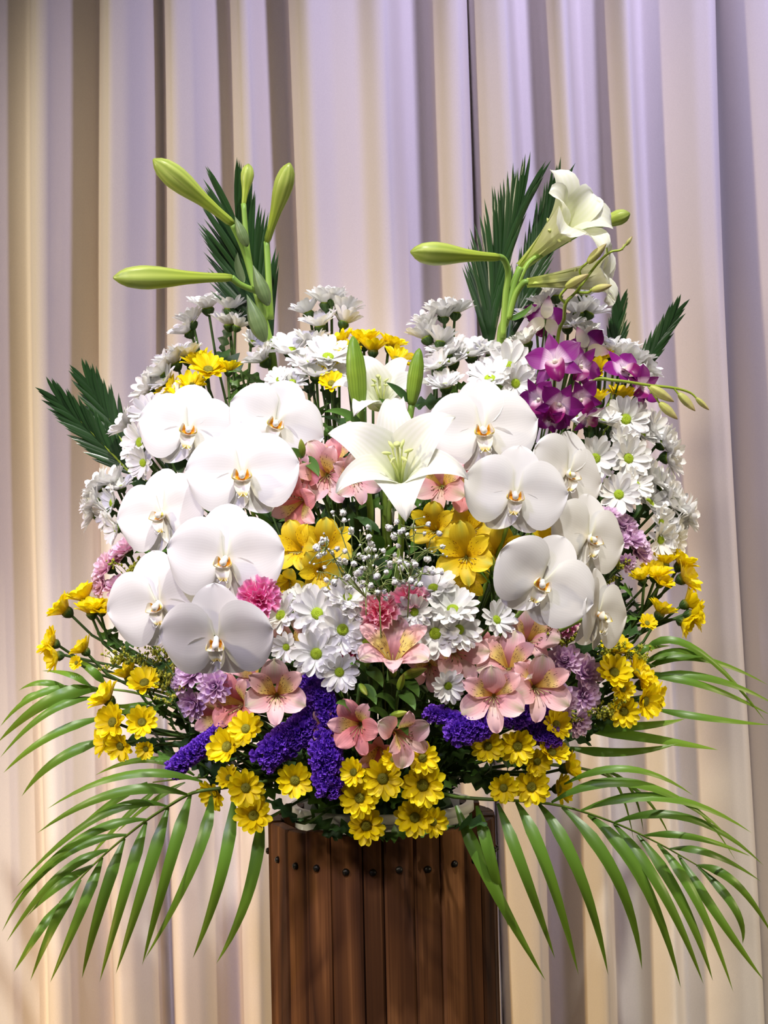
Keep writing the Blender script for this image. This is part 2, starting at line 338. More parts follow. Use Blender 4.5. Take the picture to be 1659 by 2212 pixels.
def curtain(label, knots, nx, seed):
    rnd = random.Random(seed)
    xs = [k[0] for k in knots]; zs = [k[1] for k in knots]
    ks = np.array(xs, float); kz = np.array(zs, float)
    cols = np.linspace(ks[0], ks[-1], nx)
    # monotone-ish smooth interpolation: linear, then a short blur
    d = np.interp(cols, ks, kz)
    ker = np.hanning(13); ker /= ker.sum()
    dp = np.pad(d, 6, mode='edge'); d = np.convolve(dp, ker, 'valid')
    Z0, Z1, nz = 0.04, 2.75, 56
    ph = [rnd.uniform(0, 6) for _ in range(6)]
    v = []; f = []
    x0 = np.array([P(c, 1000, CY).x for c in cols])
    for j in range(nz + 1):
        t = j / nz; z = Z0 + (Z1 - Z0) * t
        amp = 1.0 + 0.12 * math.sin(z * 2.1 + ph[0])
        sway = 0.006 * np.sin(z * 1.7 + ph[1] + x0 * 5) + 0.004 * np.sin(z * 3.3 + ph[2] + x0 * 11)
        lean = -(z - 1.3) * 0.006
        small = 0.0020 * np.sin(x0 * 33 + z * 2.2 + ph[3])
        for i in range(nx):
            v.append((x0[i] + sway[i] + lean, CY + 0.02 - d[i] * 1.45 * amp + small[i], z))
    for j in range(nz):
        for i in range(nx - 1):
            a = j * nx + i
            f.append((a, a + 1, a + nx + 1, a + nx))
    o = link('curtain', mesh('curtain', v, f, M_fabric))
    sd = o.modifiers.new('thickness', 'SOLIDIFY'); sd.thickness = 0.0012
    return tag(o, label, 'curtain', 'pleated stage curtains')
curtain('pale pleated curtain panel behind the left and middle of the flowers', FOLD_L, 520, 1)
curtain('pale pleated curtain panel behind the purple orchids on the right', FOLD_M, 240, 2)
curtain('pale curtain panel overlapping at the far right edge', FOLD_R, 160, 3)

# ------------------------------------------------------------------ the stand
SR = 0.1215                                      # radius of the ring of planks
RIM_Z = P(826, 1806, -SR).z
BOLT_Z = P(826, 1883, -SR).z
stand = root('flower_stand', Matrix.Identity(4), 'round stand of dark burnt-wood planks with black bolts holding the bucket', 'stand')
bpx = [588, 629, 670, 722, 786, 828, 889, 943, 994, 1030, 1055, 1064]
angs = [math.asin(max(-1, min(1, (b - 826) / 241.0))) for b in bpx]
a = angs[-1]; left = angs[0] + 2 * math.pi; nb = 15
angs_all = angs + [a + (left - a) * (k + 1) / nb for k in range(nb)]
bolt_g = Geo(); bolt_g.lathe([(0.0, 0.0035), (0.0020, 0.0033), (0.0033, 0.0022), (0.0038, 0.0), (0.0, -0.001)], 12)
bolt_me = bolt_g.build('bolt', M_bolt)
rp = random.Random(4)
for k in range(len(angs_all) - 1):
    a0, a1 = angs_all[k], angs_all[k + 1]; am = (a0 + a1) / 2
    w = 2 * SR * math.sin((a1 - a0) / 2) - 0.0016
    th = 0.014; top = RIM_Z + rp.uniform(-0.002, 0.002)
    n = Vector((math.sin(am), -math.cos(am), 0)); tx = Vector((math.cos(am), math.sin(am), 0))
    c = n * (SR * math.cos((a1 - a0) / 2) + rp.uniform(-0.0012, 0.0012))
    hw = max(w / 2, 0.002); b = min(0.0022, hw * 0.4)
    sec = [(-hw, -th), (-hw, -b), (-hw + b, 0), (hw - b, 0), (hw, -b), (hw, -th)]
    v = []; m_ = len(sec)
    for z in (0.0, top - 0.002, top):
        for (sx, sy) in sec:
            q = 0.94 if z == top else 1.0
            v.append(c + tx * sx * q + n * (sy if z != top else sy * 0.9 - 0.0006) + Vector((0, 0, z)))
    f = []
    for lv in range(2):
        for i in range(m_):
            f.append((lv * m_ + i, lv * m_ + (i + 1) % m_, (lv + 1) * m_ + (i + 1) % m_, (lv + 1) * m_ + i))
    f.append(tuple(range(m_ - 1, -1, -1))); f.append(tuple(2 * m_ + i for i in range(m_)))
    pl = link('plank', mesh('plank', v, f, M_wood, smooth=False), stand)
    bz = BOLT_Z + rp.uniform(-0.002, 0.002)
    link('bolt', bolt_me, pl, frame(c + Vector((0, 0, bz)), n, 0, 1.0))
# inner wooden blocks at the rim
for sx, (px, py) in ((-1, (612, 1762)), (1, (1046, 1768))):
    p = Vector((0.094 * sx, 0, 0))
    gg = Geo(); gg.box(Matrix.Translation((p.x, 0.0, RIM_Z - 0.022)) @ Matrix.Diagonal((0.020, 0.026, 0.072, 1)))
    link('block', gg.build('block', M_wood, False), stand)
gg = Geo(); gg.lathe([(0.0, 0.30), (SR - 0.016, 0.30), (SR - 0.016, 0.315), (0.0, 0.315)], 24)
link('shelf', gg.build('shelf', M_wood, False), stand)
# bucket with its rim, and the foam inside
BR = 0.094
bz_top = RIM_Z + 0.016
bucket = root('bucket', Matrix.Identity(4), 'white plastic bucket set inside the wooden stand under the flowers', 'bucket')
gg = Geo(); gg.lathe([(0.0, 0.316), (0.074, 0.316), (0.080, 0.34), (BR, bz_top - 0.004), (BR - 0.003, bz_top - 0.004), (0.077, 0.345), (0.0, 0.325)], 48)
link('body', gg.build('bucket_body', M_plastic), bucket)
gg = Geo(); gg.lathe([(BR - 0.003, bz_top), (BR + 0.004, bz_top), (BR + 0.005, bz_top - 0.003), (BR + 0.005, bz_top - 0.009), (BR, bz_top - 0.010), (BR - 0.003, bz_top - 0.008), (BR - 0.003, bz_top)], 48)
link('rim', gg.build('bucket_rim', M_plastic), bucket)
FZ = bz_top + 0.018
gg = Geo(); gg.lathe([(0.0, FZ - 0.10), (0.072, FZ - 0.10), (0.074, FZ - 0.015), (0.06, FZ), (0.0, FZ + 0.004)], 24)
gb = Geo(); gb.lathe([(0.0, 0.327), (0.070, 0.340), (0.083, FZ - 0.04), (0.068, FZ - 0.004), (0.0, FZ)], 24)
tag(link('floral_foam', gb.build('floral_foam', M_foam)), 'dark wet floral foam in the bucket under the stems', 'foam')

# ------------------------------------------------------------------ petal meshes
def petal(name, mat, L, wf, ang, cup=0.0, crease=0.0, ruf=0.0, nf=3.0, skew=0.0, nu=7, nv=5, tip=0.0, serr=0.0, seed=0):
    """base at the origin, running along +X, face +Z; ang: [(t, elevation in degrees)]"""
    rnd = random.Random(seed)
    ss = np.linspace(0, 1, nu); ts = 1 - (1 - ss) ** 1.35
    at = [q[0] for q in ang]; av = [R(q[1]) for q in ang]
    fine = np.linspace(0, 1, 81); an = np.interp(fine, at, av)
    X = np.concatenate([[0], np.cumsum(np.cos(an[1:]) / 80)]) * L
    Z = np.concatenate([[0], np.cumsum(np.sin(an[1:]) / 80)]) * L
    v = []; uv = []; f = []; ph = rnd.uniform(0, 6)
    for i, t in enumerate(ts):
        e = float(np.interp(t, at, av)); x = float(np.interp(t, fine, X)); z = float(np.interp(t, fine, Z))
        w = max(wf(float(t)), 0.0)
        for j in range(nv):
            u = -1 + 2 * j / (nv - 1)
            h = cup * w * (u * u) - crease * w * math.exp(-(2.6 * u) ** 2) * min(1.0, 1.6 * (1 - t)) + ruf * t * t * math.sin(nf * math.pi * u + ph) * (0.25 + abs(u))
            dx = tip * t * (1 - u * u) * L
            if serr and i == nu - 1: dx += serr * L * (1 if j % 2 else -1)
            v.append((x - math.sin(e) * h + dx * math.cos(e), u * w + skew * math.sin(math.pi * t) * L, z + math.cos(e) * h + dx * math.sin(e)))
            uv.append((float(t), j / (nv - 1)))
    for i in range(nu - 1):
        for j in range(nv - 1):
            a = i * nv + j
            f.append((a, a + nv, a + nv + 1, a + 1))
    return mesh(name, v, f, mat, uv)
def round_tip(W, t0, base=0.5, rise=1.3):
    def w(t):
        k = min(1.0, base + rise * t)
        if t > t0: k *= math.sqrt(max(0.0, 1 - ((t - t0) / (1 - t0)) ** 2))
        return W * k
    return w
def oval(W, p=0.8, q=0.65):
    return lambda t: W * max(0.0, math.sin(math.pi * min(1, max(0, t)) ** p)) ** q
def lance(W, base=0.35):
    return lambda t: W * (base * (1 - t) ** 2 + max(0.0, math.sin(math.pi * t ** 0.75)) ** 0.9)

def variants(fn, n):
    return [fn(i) for i in range(n)]
PW = variants(lambda i: petal('white_petal', M_white, 0.86, round_tip(0.155 + 0.014 * (i % 3), 0.66), [(0, 6), (0.5, 2 + 5 * i), (1, -14 + 12 * i)], 0.25, 0.1, 0.0, 3, 0, 7, 5, seed=i), 4)
PY = variants(lambda i: petal('yellow_petal', M_yellow, 0.84, round_tip(0.18 + 0.014 * (i % 3), 0.62), [(0, 10), (0.5, 6 + 5 * i), (1, -16 + 14 * i)], 0.3, 0.1, 0.0, 3, 0, 7, 5, seed=i), 4)
PL = variants(lambda i: petal('lilac_petal', M_lilac, 0.9, round_tip(0.19 + 0.012 * i, 0.64, 0.4), [(0, 20), (0.6, 10), (1, 25)], 0.55, 0.1, 0, 3, 0, 7, 5, seed=i), 3)
PR = variants(lambda i: petal('rose_petal', M_rose, 0.9, round_tip(0.20 + 0.012 * i, 0.64, 0.4), [(0, 20), (0.6, 10), (1, 25)], 0.55, 0.1, 0, 3, 0, 7, 5, seed=i), 3)
def disc_mesh(name, mat, r, h):
    g = Geo(); g.lathe([(r, -0.06), (r * 1.02, 0.0), (r * 0.93, h * 0.6), (r * 0.6, h * 0.95), (r * 0.25, h * 0.85), (0.0, h * 0.8)], 14)
    rr = random.Random(3)
    for i in range(34):                              # the small florets of the disc
        q = math.sqrt((i + 0.5) / 34); aa = i * 2.399963
        p = Vector((q * r * 0.92 * math.cos(aa), q * r * 0.92 * math.sin(aa), h * (1.0 - 0.45 * q ** 3)))
        s = r * 0.13
        g.add([p + Vector((s, 0, -s * .5)), p + Vector((0, s, -s * .5)), p + Vector((-s, 0, -s * .5)), p + Vector((0, -s, -s * .5)), p + Vector((0, 0, s * .7))], [(0, 1, 4), (1, 2, 4), (2, 3, 4), (3, 0, 4)], [(1, .5)] * 5)
    return g.build(name, mat)
DW = disc_mesh('green_center', M_disc, 0.215, 0.14)
DY = disc_mesh('olive_center', M_ydisc, 0.25, 0.20)
def calyx_mesh():
    g = Geo(); g.lathe([(0.03, -0.34), (0.10, -0.31), (0.21, -0.18), (0.26, -0.05), (0.24, 0.0), (0.0, 0.0)], 14)
    for i in range(12):
        a = i * math.pi / 6; c, s = math.cos(a), math.sin(a)
        for (r0, z0, r1, z1) in ((0.20, -0.2, 0.33, 0.02), (0.13, -0.28, 0.27, -0.12)):
            w = 0.05
            g.add([(r0 * c - w * s, r0 * s + w * c, z0), (r0 * c + w * s, r0 * s - w * c, z0), (r1 * c, r1 * s, z1)], [(0, 1, 2)], [(0, 0), (0, 1), (1, .5)])
    return g.build('calyx', M_calyx)
CAL = calyx_mesh()

FOOT = Vector((0, 0, FZ - 0.02))
def stem_to_foam(o, M, p0, n, rad, mat=None, name='stem', rr=None, lift=0.14, back=0.06, n_seg=9):
    """stem from the back of a bloom into the foam, in the bloom's own space"""
    rr = rr or random
    az = math.atan2(p0.x, -p0.y); 
    e = FOOT + Vector((0.055 * max(-1, min(1, p0.x / 0.25)) + rr.uniform(-.012, .012), max(-0.05, min(0.03, p0.y * 0.25)) + rr.uniform(-.012, .012), 0))
    hgt = max(0.03, p0.z - e.z)
    p2 = e + Vector((p0.x * 0.12, p0.y * 0.15, min(lift, 0.45 * hgt + 0.05)))
    p1 = p0 - n * min(back, 0.5 * (p0 - e).length) + Vector((0, 0.012, -0.15 * hgt))
    pts = bez(p0, p1, p2, e, n_seg)
    Mi = M.inverted(); s = M.to_scale()[0]
    g = Geo(); g.tube([Mi @ p for p in pts], [rad / s] * len(pts), 5, False)
    return link(name, g.build('stem', mat or M_stem), o)

def daisy(px, py, r, nv, meshes, disc, name, label, cat, group, n_pet=17, elev=None, dy=0.0, layers=2, stem=True, rnd=random):
    n = V(*nv); Y = surf(px, py) + dy
    nf = max(0.0, -n.y)
    s = r * (1 + 0.14 * (1 - nf)) * mpp(Y)
    el = elev if elev is not None else 11 + 25 * (1 - nf)
    loc = P(px, py, Y) - n * (0.30 * math.sin(R(el)) * s)
    M = frame(loc, n, rnd.uniform(0, 6.28), s)
    o = root(name, M, label, cat, group)
    k = 0
    for L in range(layers):
        cnt = n_pet if L == 0 else max(5, n_pet - 7)
        for i in range(cnt):
            a = 2 * math.pi * (i + 0.5 * L) / cnt + rnd.uniform(-0.07, 0.07)
            e = el + 11 * L + rnd.uniform(-5, 5)
            sc = (1.0 - 0.10 * L) * rnd.uniform(0.92, 1.06)
            m = Matrix.Rotation(a, 4, 'Z') @ Matrix.Translation((0.14, 0, 0.012 * L)) @ Matrix.Rotation(-R(e), 4, 'Y') @ Matrix.Rotation(R(rnd.uniform(-9, 9)), 4, 'X') @ Matrix.Scale(sc, 4)
            link('petal', meshes[rnd.randrange(len(meshes))], o, m)
    link('center', disc, o)
    link('calyx', CAL, o)
    if stem: stem_to_foam(o, M, loc - n * 0.3 * s, n, 0.0016, rr=rnd)
    return o
def mum(px, py, r, nv, meshes, label, group, name, cat='chrysanthemum', dy=0.0, rnd=random):
    n = V(*nv); Y = surf(px, py) + dy; s = r * mpp(Y)
    loc = P(px, py, Y) - n * 0.3 * s
    M = frame(loc, n, rnd.uniform(0, 6.28), s)
    o = root(name, M, label, cat, group)
    for L, (cnt, e0, sc) in enumerate(((12, 10, 1.0), (10, 30, 0.92), (7, 52, 0.78), (4, 74, 0.58))):
        for i in range(cnt):
            a = 2 * math.pi * (i + 0.5 * (L % 2)) / cnt + rnd.uniform(-.1, .1)
            m = Matrix.Rotation(a, 4, 'Z') @ Matrix.Translation((0.10 - 0.02 * L, 0, 0.02 * L)) @ Matrix.Rotation(-R(e0 + rnd.uniform(-8, 8)), 4, 'Y') @ Matrix.Rotation(R(rnd.uniform(-12, 12)), 4, 'X') @ Matrix.Scale(sc * rnd.uniform(.92, 1.06), 4)
            link('petal', meshes[rnd.randrange(len(meshes))], o, m)
    link('calyx', CAL, o)
    stem_to_foam(o, M, loc - n * 0.3 * s, n, 0.0016, rr=rnd)
    return o

ORD = ['leftmost', 'second from left', 'third from left', 'fourth from left', 'fifth from left', 'sixth from left', 'seventh from left', 'eighth from left', 'ninth from left', 'tenth from left', 'eleventh from left', 'twelfth from left']
def ranked(items):
    order = sorted(range(len(items)), key=lambda i: items[i][0])
    out = [''] * len(items)
    for k, i in enumerate(order):
        out[i] = ORD[k] if k < len(items) - 1 or len(items) < 3 else 'rightmost'
    return out

# ------------------------------------------------------------------ white orchids (moth orchids)
O_petal = petal('orchid_petal', M_orchid, 1.0, oval(0.68, 0.88, 0.52), [(0, 16), (0.3, 3), (0.7, -8), (1, -22)], -0.10, 0.11, 0.035, 1.6, 0.05, 14, 11)
O_petal2 = petal('orchid_petal', M_orchid, 1.0, oval(0.68, 0.88, 0.52), [(0, 16), (0.3, 3), (0.7, -8), (1, -22)], -0.10, 0.11, 0.035, 1.6, -0.05, 14, 11, seed=2)
O_dors = petal('dorsal_sepal', M_orchid, 0.94, oval(0.42, 1.05, 0.55), [(0, 8), (0.5, -4), (1, -10)], 0.14, 0.05, 0.01, 2, 0, 12, 9)
O_lat = petal('lateral_sepal', M_orchid, 0.82, oval(0.36, 0.9, 0.6), [(0, 0), (0.5, -10), (1, -14)], 0.2, 0.06, 0.01, 2, 0, 12, 9, seed=4)
O_lipside = petal('lip_lobe', M_lip, 0.32, oval(0.12, 0.9, 0.6), [(0, 35), (0.5, 60), (1, 110)], 0.9, 0.0, 0.0, 2, 0, 8, 7)
O_lipmid = petal('lip', M_lip, 0.40, lambda t: 0.05 + 0.10 * math.sin(math.pi * min(1, t * 1.05)) ** 0.8, [(0, 50), (0.45, 20), (1, -25)], 0.7, 0.0, 0.0, 2, 0, 9, 7)
gg = Geo(); gg.lathe([(0.0, 0.30), (0.045, 0.29), (0.07, 0.24), (0.065, 0.16), (0.05, 0.08), (0.06, 0.0)], 12)
O_col = gg.build('column', M_orchid)
gg = Geo()
for s_ in (-1, 1):
    gg.tube([Vector((0, 0, 0)), Vector((0.05, 0.04 * s_, 0.01)), Vector((0.10, 0.09 * s_, 0.05)), Vector((0.07, 0.11 * s_, 0.11)), Vector((0.02, 0.10 * s_, 0.13))], [0.016, 0.014, 0.011, 0.009, 0.005], 6)
O_tend = gg.build('tendril', M_lipw)
def orchid(px, py, r, nv, roll, label, dy=0.0, lipscale=1.0, rnd=random, wide=1.0, pinch=0.0):
    n = V(*nv); Y = surf(px, py) + dy; s = r * mpp(Y)
    loc = P(px, py, Y); M = frame(loc, n, R(roll), s)
    o = root('moth_orchid', M, label, 'orchid', 'white moth orchids')
    RZ = lambda a: Matrix.Rotation(R(a), 4, 'Z')
    RY = lambda a: Matrix.Rotation(R(a), 4, 'Y')
    T = Matrix.Translation
    link('dorsal_sepal', O_dors, o, T((0.03, 0, -0.02)) @ RY(3 + rnd.uniform(0, 8)))
    for sgn in (-1, 1):
        link('lateral_sepal', O_lat, o, T((-0.02, 0.02 * sgn, -0.03)) @ RZ(180 - 34 * sgn) @ RY(2))
        pt = link('petal', O_petal if sgn > 0 else O_petal2, o, T((0.02, 0.03 * sgn, 0.025)) @ RZ(84 * sgn + rnd.uniform(-4, 4)) @ RY(-pinch + rnd.uniform(-5, 4)) @ Matrix.Diagonal((wide, 1, 1, 1)))
        link('lip_lobe', O_lipside, o, T((-0.06, 0.05 * sgn, 0.03)) @ RZ(180 - 62 * sgn) @ Matrix.Scale(1.12 * lipscale, 4))
    lp = link('lip', O_lipmid, o, T((-0.08, 0, 0.04)) @ RZ(180) @ Matrix.Scale(lipscale, 4))
    link('tendril', O_tend, lp, T((0.30, 0, 0.10)))
    link('column', O_col, o, T((0.0, 0, 0.0)) @ RY(-20) @ Matrix.Scale(0.9, 4))
    stem_to_foam(o, M, loc - n * 0.02 * s, n, 0.0022, rr=rnd, mat=M_lstem, name='pedicel')
    return o
ORCH = [
 (408, 926, 108, (.12, .12, .95), -8, 'large white moth orchid with orange lip, uppermost on the left side', -0.03, 1.0, 0),
 (597, 912, 106, (.12, .05, .95), -22, 'white moth orchid next to the lily, second in the top left row', -0.02, 1.0, 0),
 (524, 1022, 122, (.02, .10, .98), 2, 'broad white moth orchid with striped orange lip, lower of the upper left three', -0.055, 1.0, 0),
 (352, 1108, 110, (-.42, .08, .86), 12, 'lavender-tinted white moth orchid at the left edge, above two pink chrysanthemums', -0.05, .9, 4),
 (487, 1206, 127, (-.10, -.02, .95), -2, 'wide white moth orchid with round upright top sepal, middle left', -0.075, .85, 0),
 (343, 1302, 122, (-.30, -.05, .92), 12, 'white moth orchid tilted left above the yellow chrysanthemums', -0.065, .85, 0),
 (468, 1378, 124, (-.05, -.34, .90), 0, 'lowest white moth orchid on the left, bowed downward over lilac chrysanthemums', -0.10, .85, 0),
 (1043, 926, 120, (.02, .08, .98), 2, 'large bright white moth orchid with orange lip, uppermost on the right side', -0.04, 1.0, 0),
 (1226, 1022, 104, (.55, .05, .78), -20, 'white moth orchid turned right below the purple orchids', -0.03, .9, 0),
 (1113, 1066, 112, (-.02, .02, .98), -8, 'white moth orchid with yellow lip directly above the yellow alstroemeria', -0.075, .95, 0),
 (1272, 1160, 104, (.52, .0, .80), -14, 'white moth orchid beside the lilac chrysanthemums on the right', -0.055, .95, 0),
 (1172, 1256, 116, (.06, -.04, .96), -30, 'white moth orchid with raised sepal above the pink alstroemeria on the right', -0.09, .95, 12),
 (1290, 1325, 104, (.74, -.08, .48), -12, 'narrow sideways white moth orchid, lowest on the right', -0.07, .9, 14),
]
for i, q in enumerate(ORCH):
    orchid(q[0], q[1], q[2], q[3], q[4], q[5], q[6], q[7], random.Random(100 + i), 1.0, q[8])

# ------------------------------------------------------------------ lilies
L_pet_w = petal('lily_petal', M_lily, 1.0, lance(0.225, 0.45), [(0, 76), (0.3, 56), (0.62, 30), (0.85, -15), (1, -60)], 0.22, 0.10, 0.012, 2.0, 0, 16, 9)
L_pet_n = petal('lily_petal', M_lily, 1.0, lance(0.18, 0.45), [(0, 74), (0.3, 52), (0.62, 24), (0.85, -18), (1, -70)], 0.18, 0.10, 0.010, 2.0, 0, 16, 9, seed=3)
E_pet_w = petal('trumpet_petal', M_easter, 1.0, lambda t: 0.05 + 0.15 * t ** 1.3 if t < 0.75 else (0.05 + 0.15 * t ** 1.3) * math.sqrt(max(0, 1 - ((t - .75) / .25) ** 2)), [(0, 86), (0.55, 80), (0.75, 58), (0.9, 10), (1, -35)], 0.45, 0.06, 0.012, 2, 0, 18, 9)
E_pet_n = petal('trumpet_petal', M_easter, 1.0, lambda t: 0.05 + 0.125 * t ** 1.3 if t < 0.75 else (0.05 + 0.125 * t ** 1.3) * math.sqrt(max(0, 1 - ((t - .75) / .25) ** 2)), [(0, 87), (0.55, 81), (0.75, 60), (0.9, 20), (1, -30)], 0.45, 0.06, 0.012, 2, 0, 18, 9, seed=5)
def stamen_mesh(L, spread, anther_mat_idx=1):
    g = Geo(); g.tube([Vector((0, 0, 0)), Vector((spread * .4, 0, L * .5)), Vector((spread, 0, L))], [0.012, 0.010, 0.008], 5)
    nf = len(g.f)
    g.lathe([(0, -.05), (.014, -.03), (.018, 0), (.014, .03), (0, .05)], 6, Matrix.Translation((spread, 0, L)) @ Matrix.Rotation(R(70), 4, 'Y'))
    return g.build('stamen', [M_stamen, M_anther], True, [0] * nf + [anther_mat_idx] * (len(g.f) - nf))
ST_L = stamen_mesh(0.52, 0.10, 0); ST_A = stamen_mesh(0.85, 0.16, 1)
gg = Geo(); gg.tube([Vector((0, 0, 0)), Vector((0.01, 0, .35)), Vector((0.03, 0, .66))], [0.016, 0.014, 0.016], 6)
gg.lathe([(0, .65), (.03, .655), (.035, .675), (.02, .69), (0, .69)], 8, Matrix.Translation((0.03, 0, 0)))
PISTIL = gg.build('pistil', M_stamen)
def lily(px, py, arc, nv, roll, label, dy, name='white_lily', wide=(L_pet_w, L_pet_n), stamens=6, base_at=None, spread=0, group='open lilies'):
    n = V(*nv); Y = surf(px, py) + dy; s = arc * mpp(Y)
    loc = P(px, py, Y); M = frame(loc, n, R(roll), s)
    o = root(name, M, label, 'lily', group)
    rr = random.Random(int(px))
    for i in range(6):
        inner = i % 2
        link('petal', wide[inner], o, Matrix.Rotation(R(60 * i), 4, 'Z') @ Matrix.Translation((0.02, 0, 0.012 * (1 - inner))) @ Matrix.Rotation(R(spread + rr.uniform(-5, 5)), 4, 'Y'))
    for i in range(stamens):
        link('stamen', ST_L, o, Matrix.Rotation(R(60 * i + 30), 4, 'Z'))
    link('pistil', PISTIL, o)
    return o, M, loc, n
def bud_mesh(name, mat, fat, shape='long'):
    prof = {'long': [(0, .030), (.06, .040), (.2, .043), (.4, .062), (.6, .096), (.75, .108), (.88, .088), (.96, .05), (1.0, .012)],
            'plump': [(0, .07), (.08, .10), (.25, .135), (.5, .15), (.7, .135), (.88, .085), (.96, .05), (1.0, .012)],
            'leaf': [(0, .04), (.08, .11), (.25, .18), (.45, .185), (.65, .14), (.85, .06), (1.0, .004)],
            'small': [(0, .08), (.1, .14), (.3, .19), (.5, .19), (.75, .13), (.9, .07), (1.0, .01)]}[shape]
    n = 18; v = []; uv = []; f = []
    pt = [p[0] for p in prof]; pr = [p[1] for p in prof]
    K = 18
    for i in range(K + 1):
        t = i / K; r = float(np.interp(t, pt, pr)) * fat
        for j in range(n):
            a = 2 * math.pi * j / n
            rr = r * (1 - 0.13 * (0.5 + 0.5 * math.cos(6 * a)) ** 6 * (1 if j % 3 == 0 else 0) - 0.10 * (0.5 + 0.5 * math.cos(3 * a)))
            v.append((rr * math.cos(a), rr * math.sin(a), t)); uv.append((t, j / n))
    for i in range(K):
        for j in range(n):
            f.append((i * n + j, i * n + (j + 1) % n, (i + 1) * n + (j + 1) % n, (i + 1) * n + j))
    f.append(tuple(range(n - 1, -1, -1))); f.append(tuple(K * n + j for j in range(n)))
    return mesh(name, v, f, mat, uv)
B_long = bud_mesh('lily_bud', M_bud, 1.15); B_plump = bud_mesh('lily_bud', M_gbud, 1.0, 'plump'); B_small = bud_mesh('small_bud', M_albud, 1.0, 'small'); B_bract = bud_mesh('bract', M_bract, 1.0, 'leaf'); B_dend = bud_mesh('orchid_bud', M_dbud, 1.0, 'small')
def aim(p0, p1, roll=0.0, fat=1.0):
    d = p1 - p0; L = d.length
    return Matrix.Translation(p0) @ d.to_track_quat('Z', 'X').to_matrix().to_4x4() @ Matrix.Rotation(roll, 4, 'Z') @ Matrix.Diagonal((L * fat, L * fat, L, 1))
def stalk(name, label, cat, group, base, stems, buds, leaves=(), mat=None, rad=0.0045):
    """stems: lists of (px,py,Y,r_px); buds: (base px,py,Y, tip px,py,Y, mesh, fat); all hung from a root at the foam"""
    o = root(name, Matrix.Translation(base), label, cat, group)
    Mi = Matrix.Translation(-base)
    for k, pts in enumerate(stems):
        w = [P(p[0], p[1], p[2]) for p in pts]; rd = [p[3] * mpp(0) for p in pts]
        # smooth the polyline
        sp = []; sr = []
        for i in range(len(w) - 1):
            a0 = w[max(i - 1, 0)]; b0 = w[i]; c0 = w[i + 1]; d0 = w[min(i + 2, len(w) - 1)]
            for j in range(5):
                t = j / 5
                sp.append(0.5 * ((2 * b0) + (c0 - a0) * t + (2 * a0 - 5 * b0 + 4 * c0 - d0) * t * t + (3 * b0 - a0 - 3 * c0 + d0) * t ** 3)); sr.append(rd[i] + (rd[i + 1] - rd[i]) * t)
        sp.append(w[-1]); sr.append(rd[-1])
        if k == 0:
            sp = [base] + sp; sr = [rd[0]] + sr
        g = Geo(); g.tube([Mi @ p for p in sp], sr, 8)
        link('stem', g.build('stem', mat or M_lstem), o)
    for k, (x0, y0, Y0, x1, y1, Y1, me, fat, nm) in enumerate(buds):
        link(nm, me, o, Mi @ aim(P(x0, y0, Y0), P(x1, y1, Y1), k * 0.7, fat))
    for (x0, y0, Y0, x1, y1, Y1, bend, wpx, m_) in leaves:
        leaf_between(o, Mi, P(x0, y0, Y0), P(x1, y1, Y1), bend, wpx * mpp(Y0), m_)
    return o
def strip(pts, wid, face, mat, crease=0.25, name='leaf', nv=3, uvflip=False, prof=None):
    """leaf blade along pts, half width wid * profile, turned to face the direction 'face' """
    k = len(pts); v = []; uv = []; f = []
    for i, p in enumerate(pts):
        t = i / (k - 1)
        tg = (pts[min(i + 1, k - 1)] - pts[max(i - 1, 0)]).normalized()
        s = tg.cross(face); s = s.normalized() if s.length > 1e-5 else tg.orthogonal().normalized()
        nn = s.cross(tg)
        w = wid * (prof(t) if prof else 1.0)
        for j in range(nv):
            u = -1 + 2 * j / (nv - 1)
            v.append(p + s * (u * w) + nn * (crease * w * (abs(u)))); uv.append((t, j / (nv - 1)))
    for i in range(k - 1):
        for j in range(nv - 1):
            a = i * nv + j; f.append((a, a + nv, a + nv + 1, a + 1))
    return mesh(name, v, f, mat, uv)
LEAFPROF = lambda t: 0.12 * (1 - t) ** 3 + max(0.0, math.sin(math.pi * t ** 0.7)) ** 0.85
def leaf_between(o, Mi, p0, p1, bend, w, mat, name='leaf'):
    mid = (p0 + p1) / 2 + Vector(bend)
    pts = [p0 * (1 - t) ** 2 + mid * 2 * t * (1 - t) + p1 * t * t for t in [i / 9 for i in range(10)]]
    face = (CAM - mid).normalized() + Vector((0, 0, 0.5))
    return link(name, strip([Mi @ p for p in pts], w, face, mat, 0.3, name, 5, prof=LEAFPROF), o)

foam = lambda x, y: Vector((x, y, FZ - 0.015))
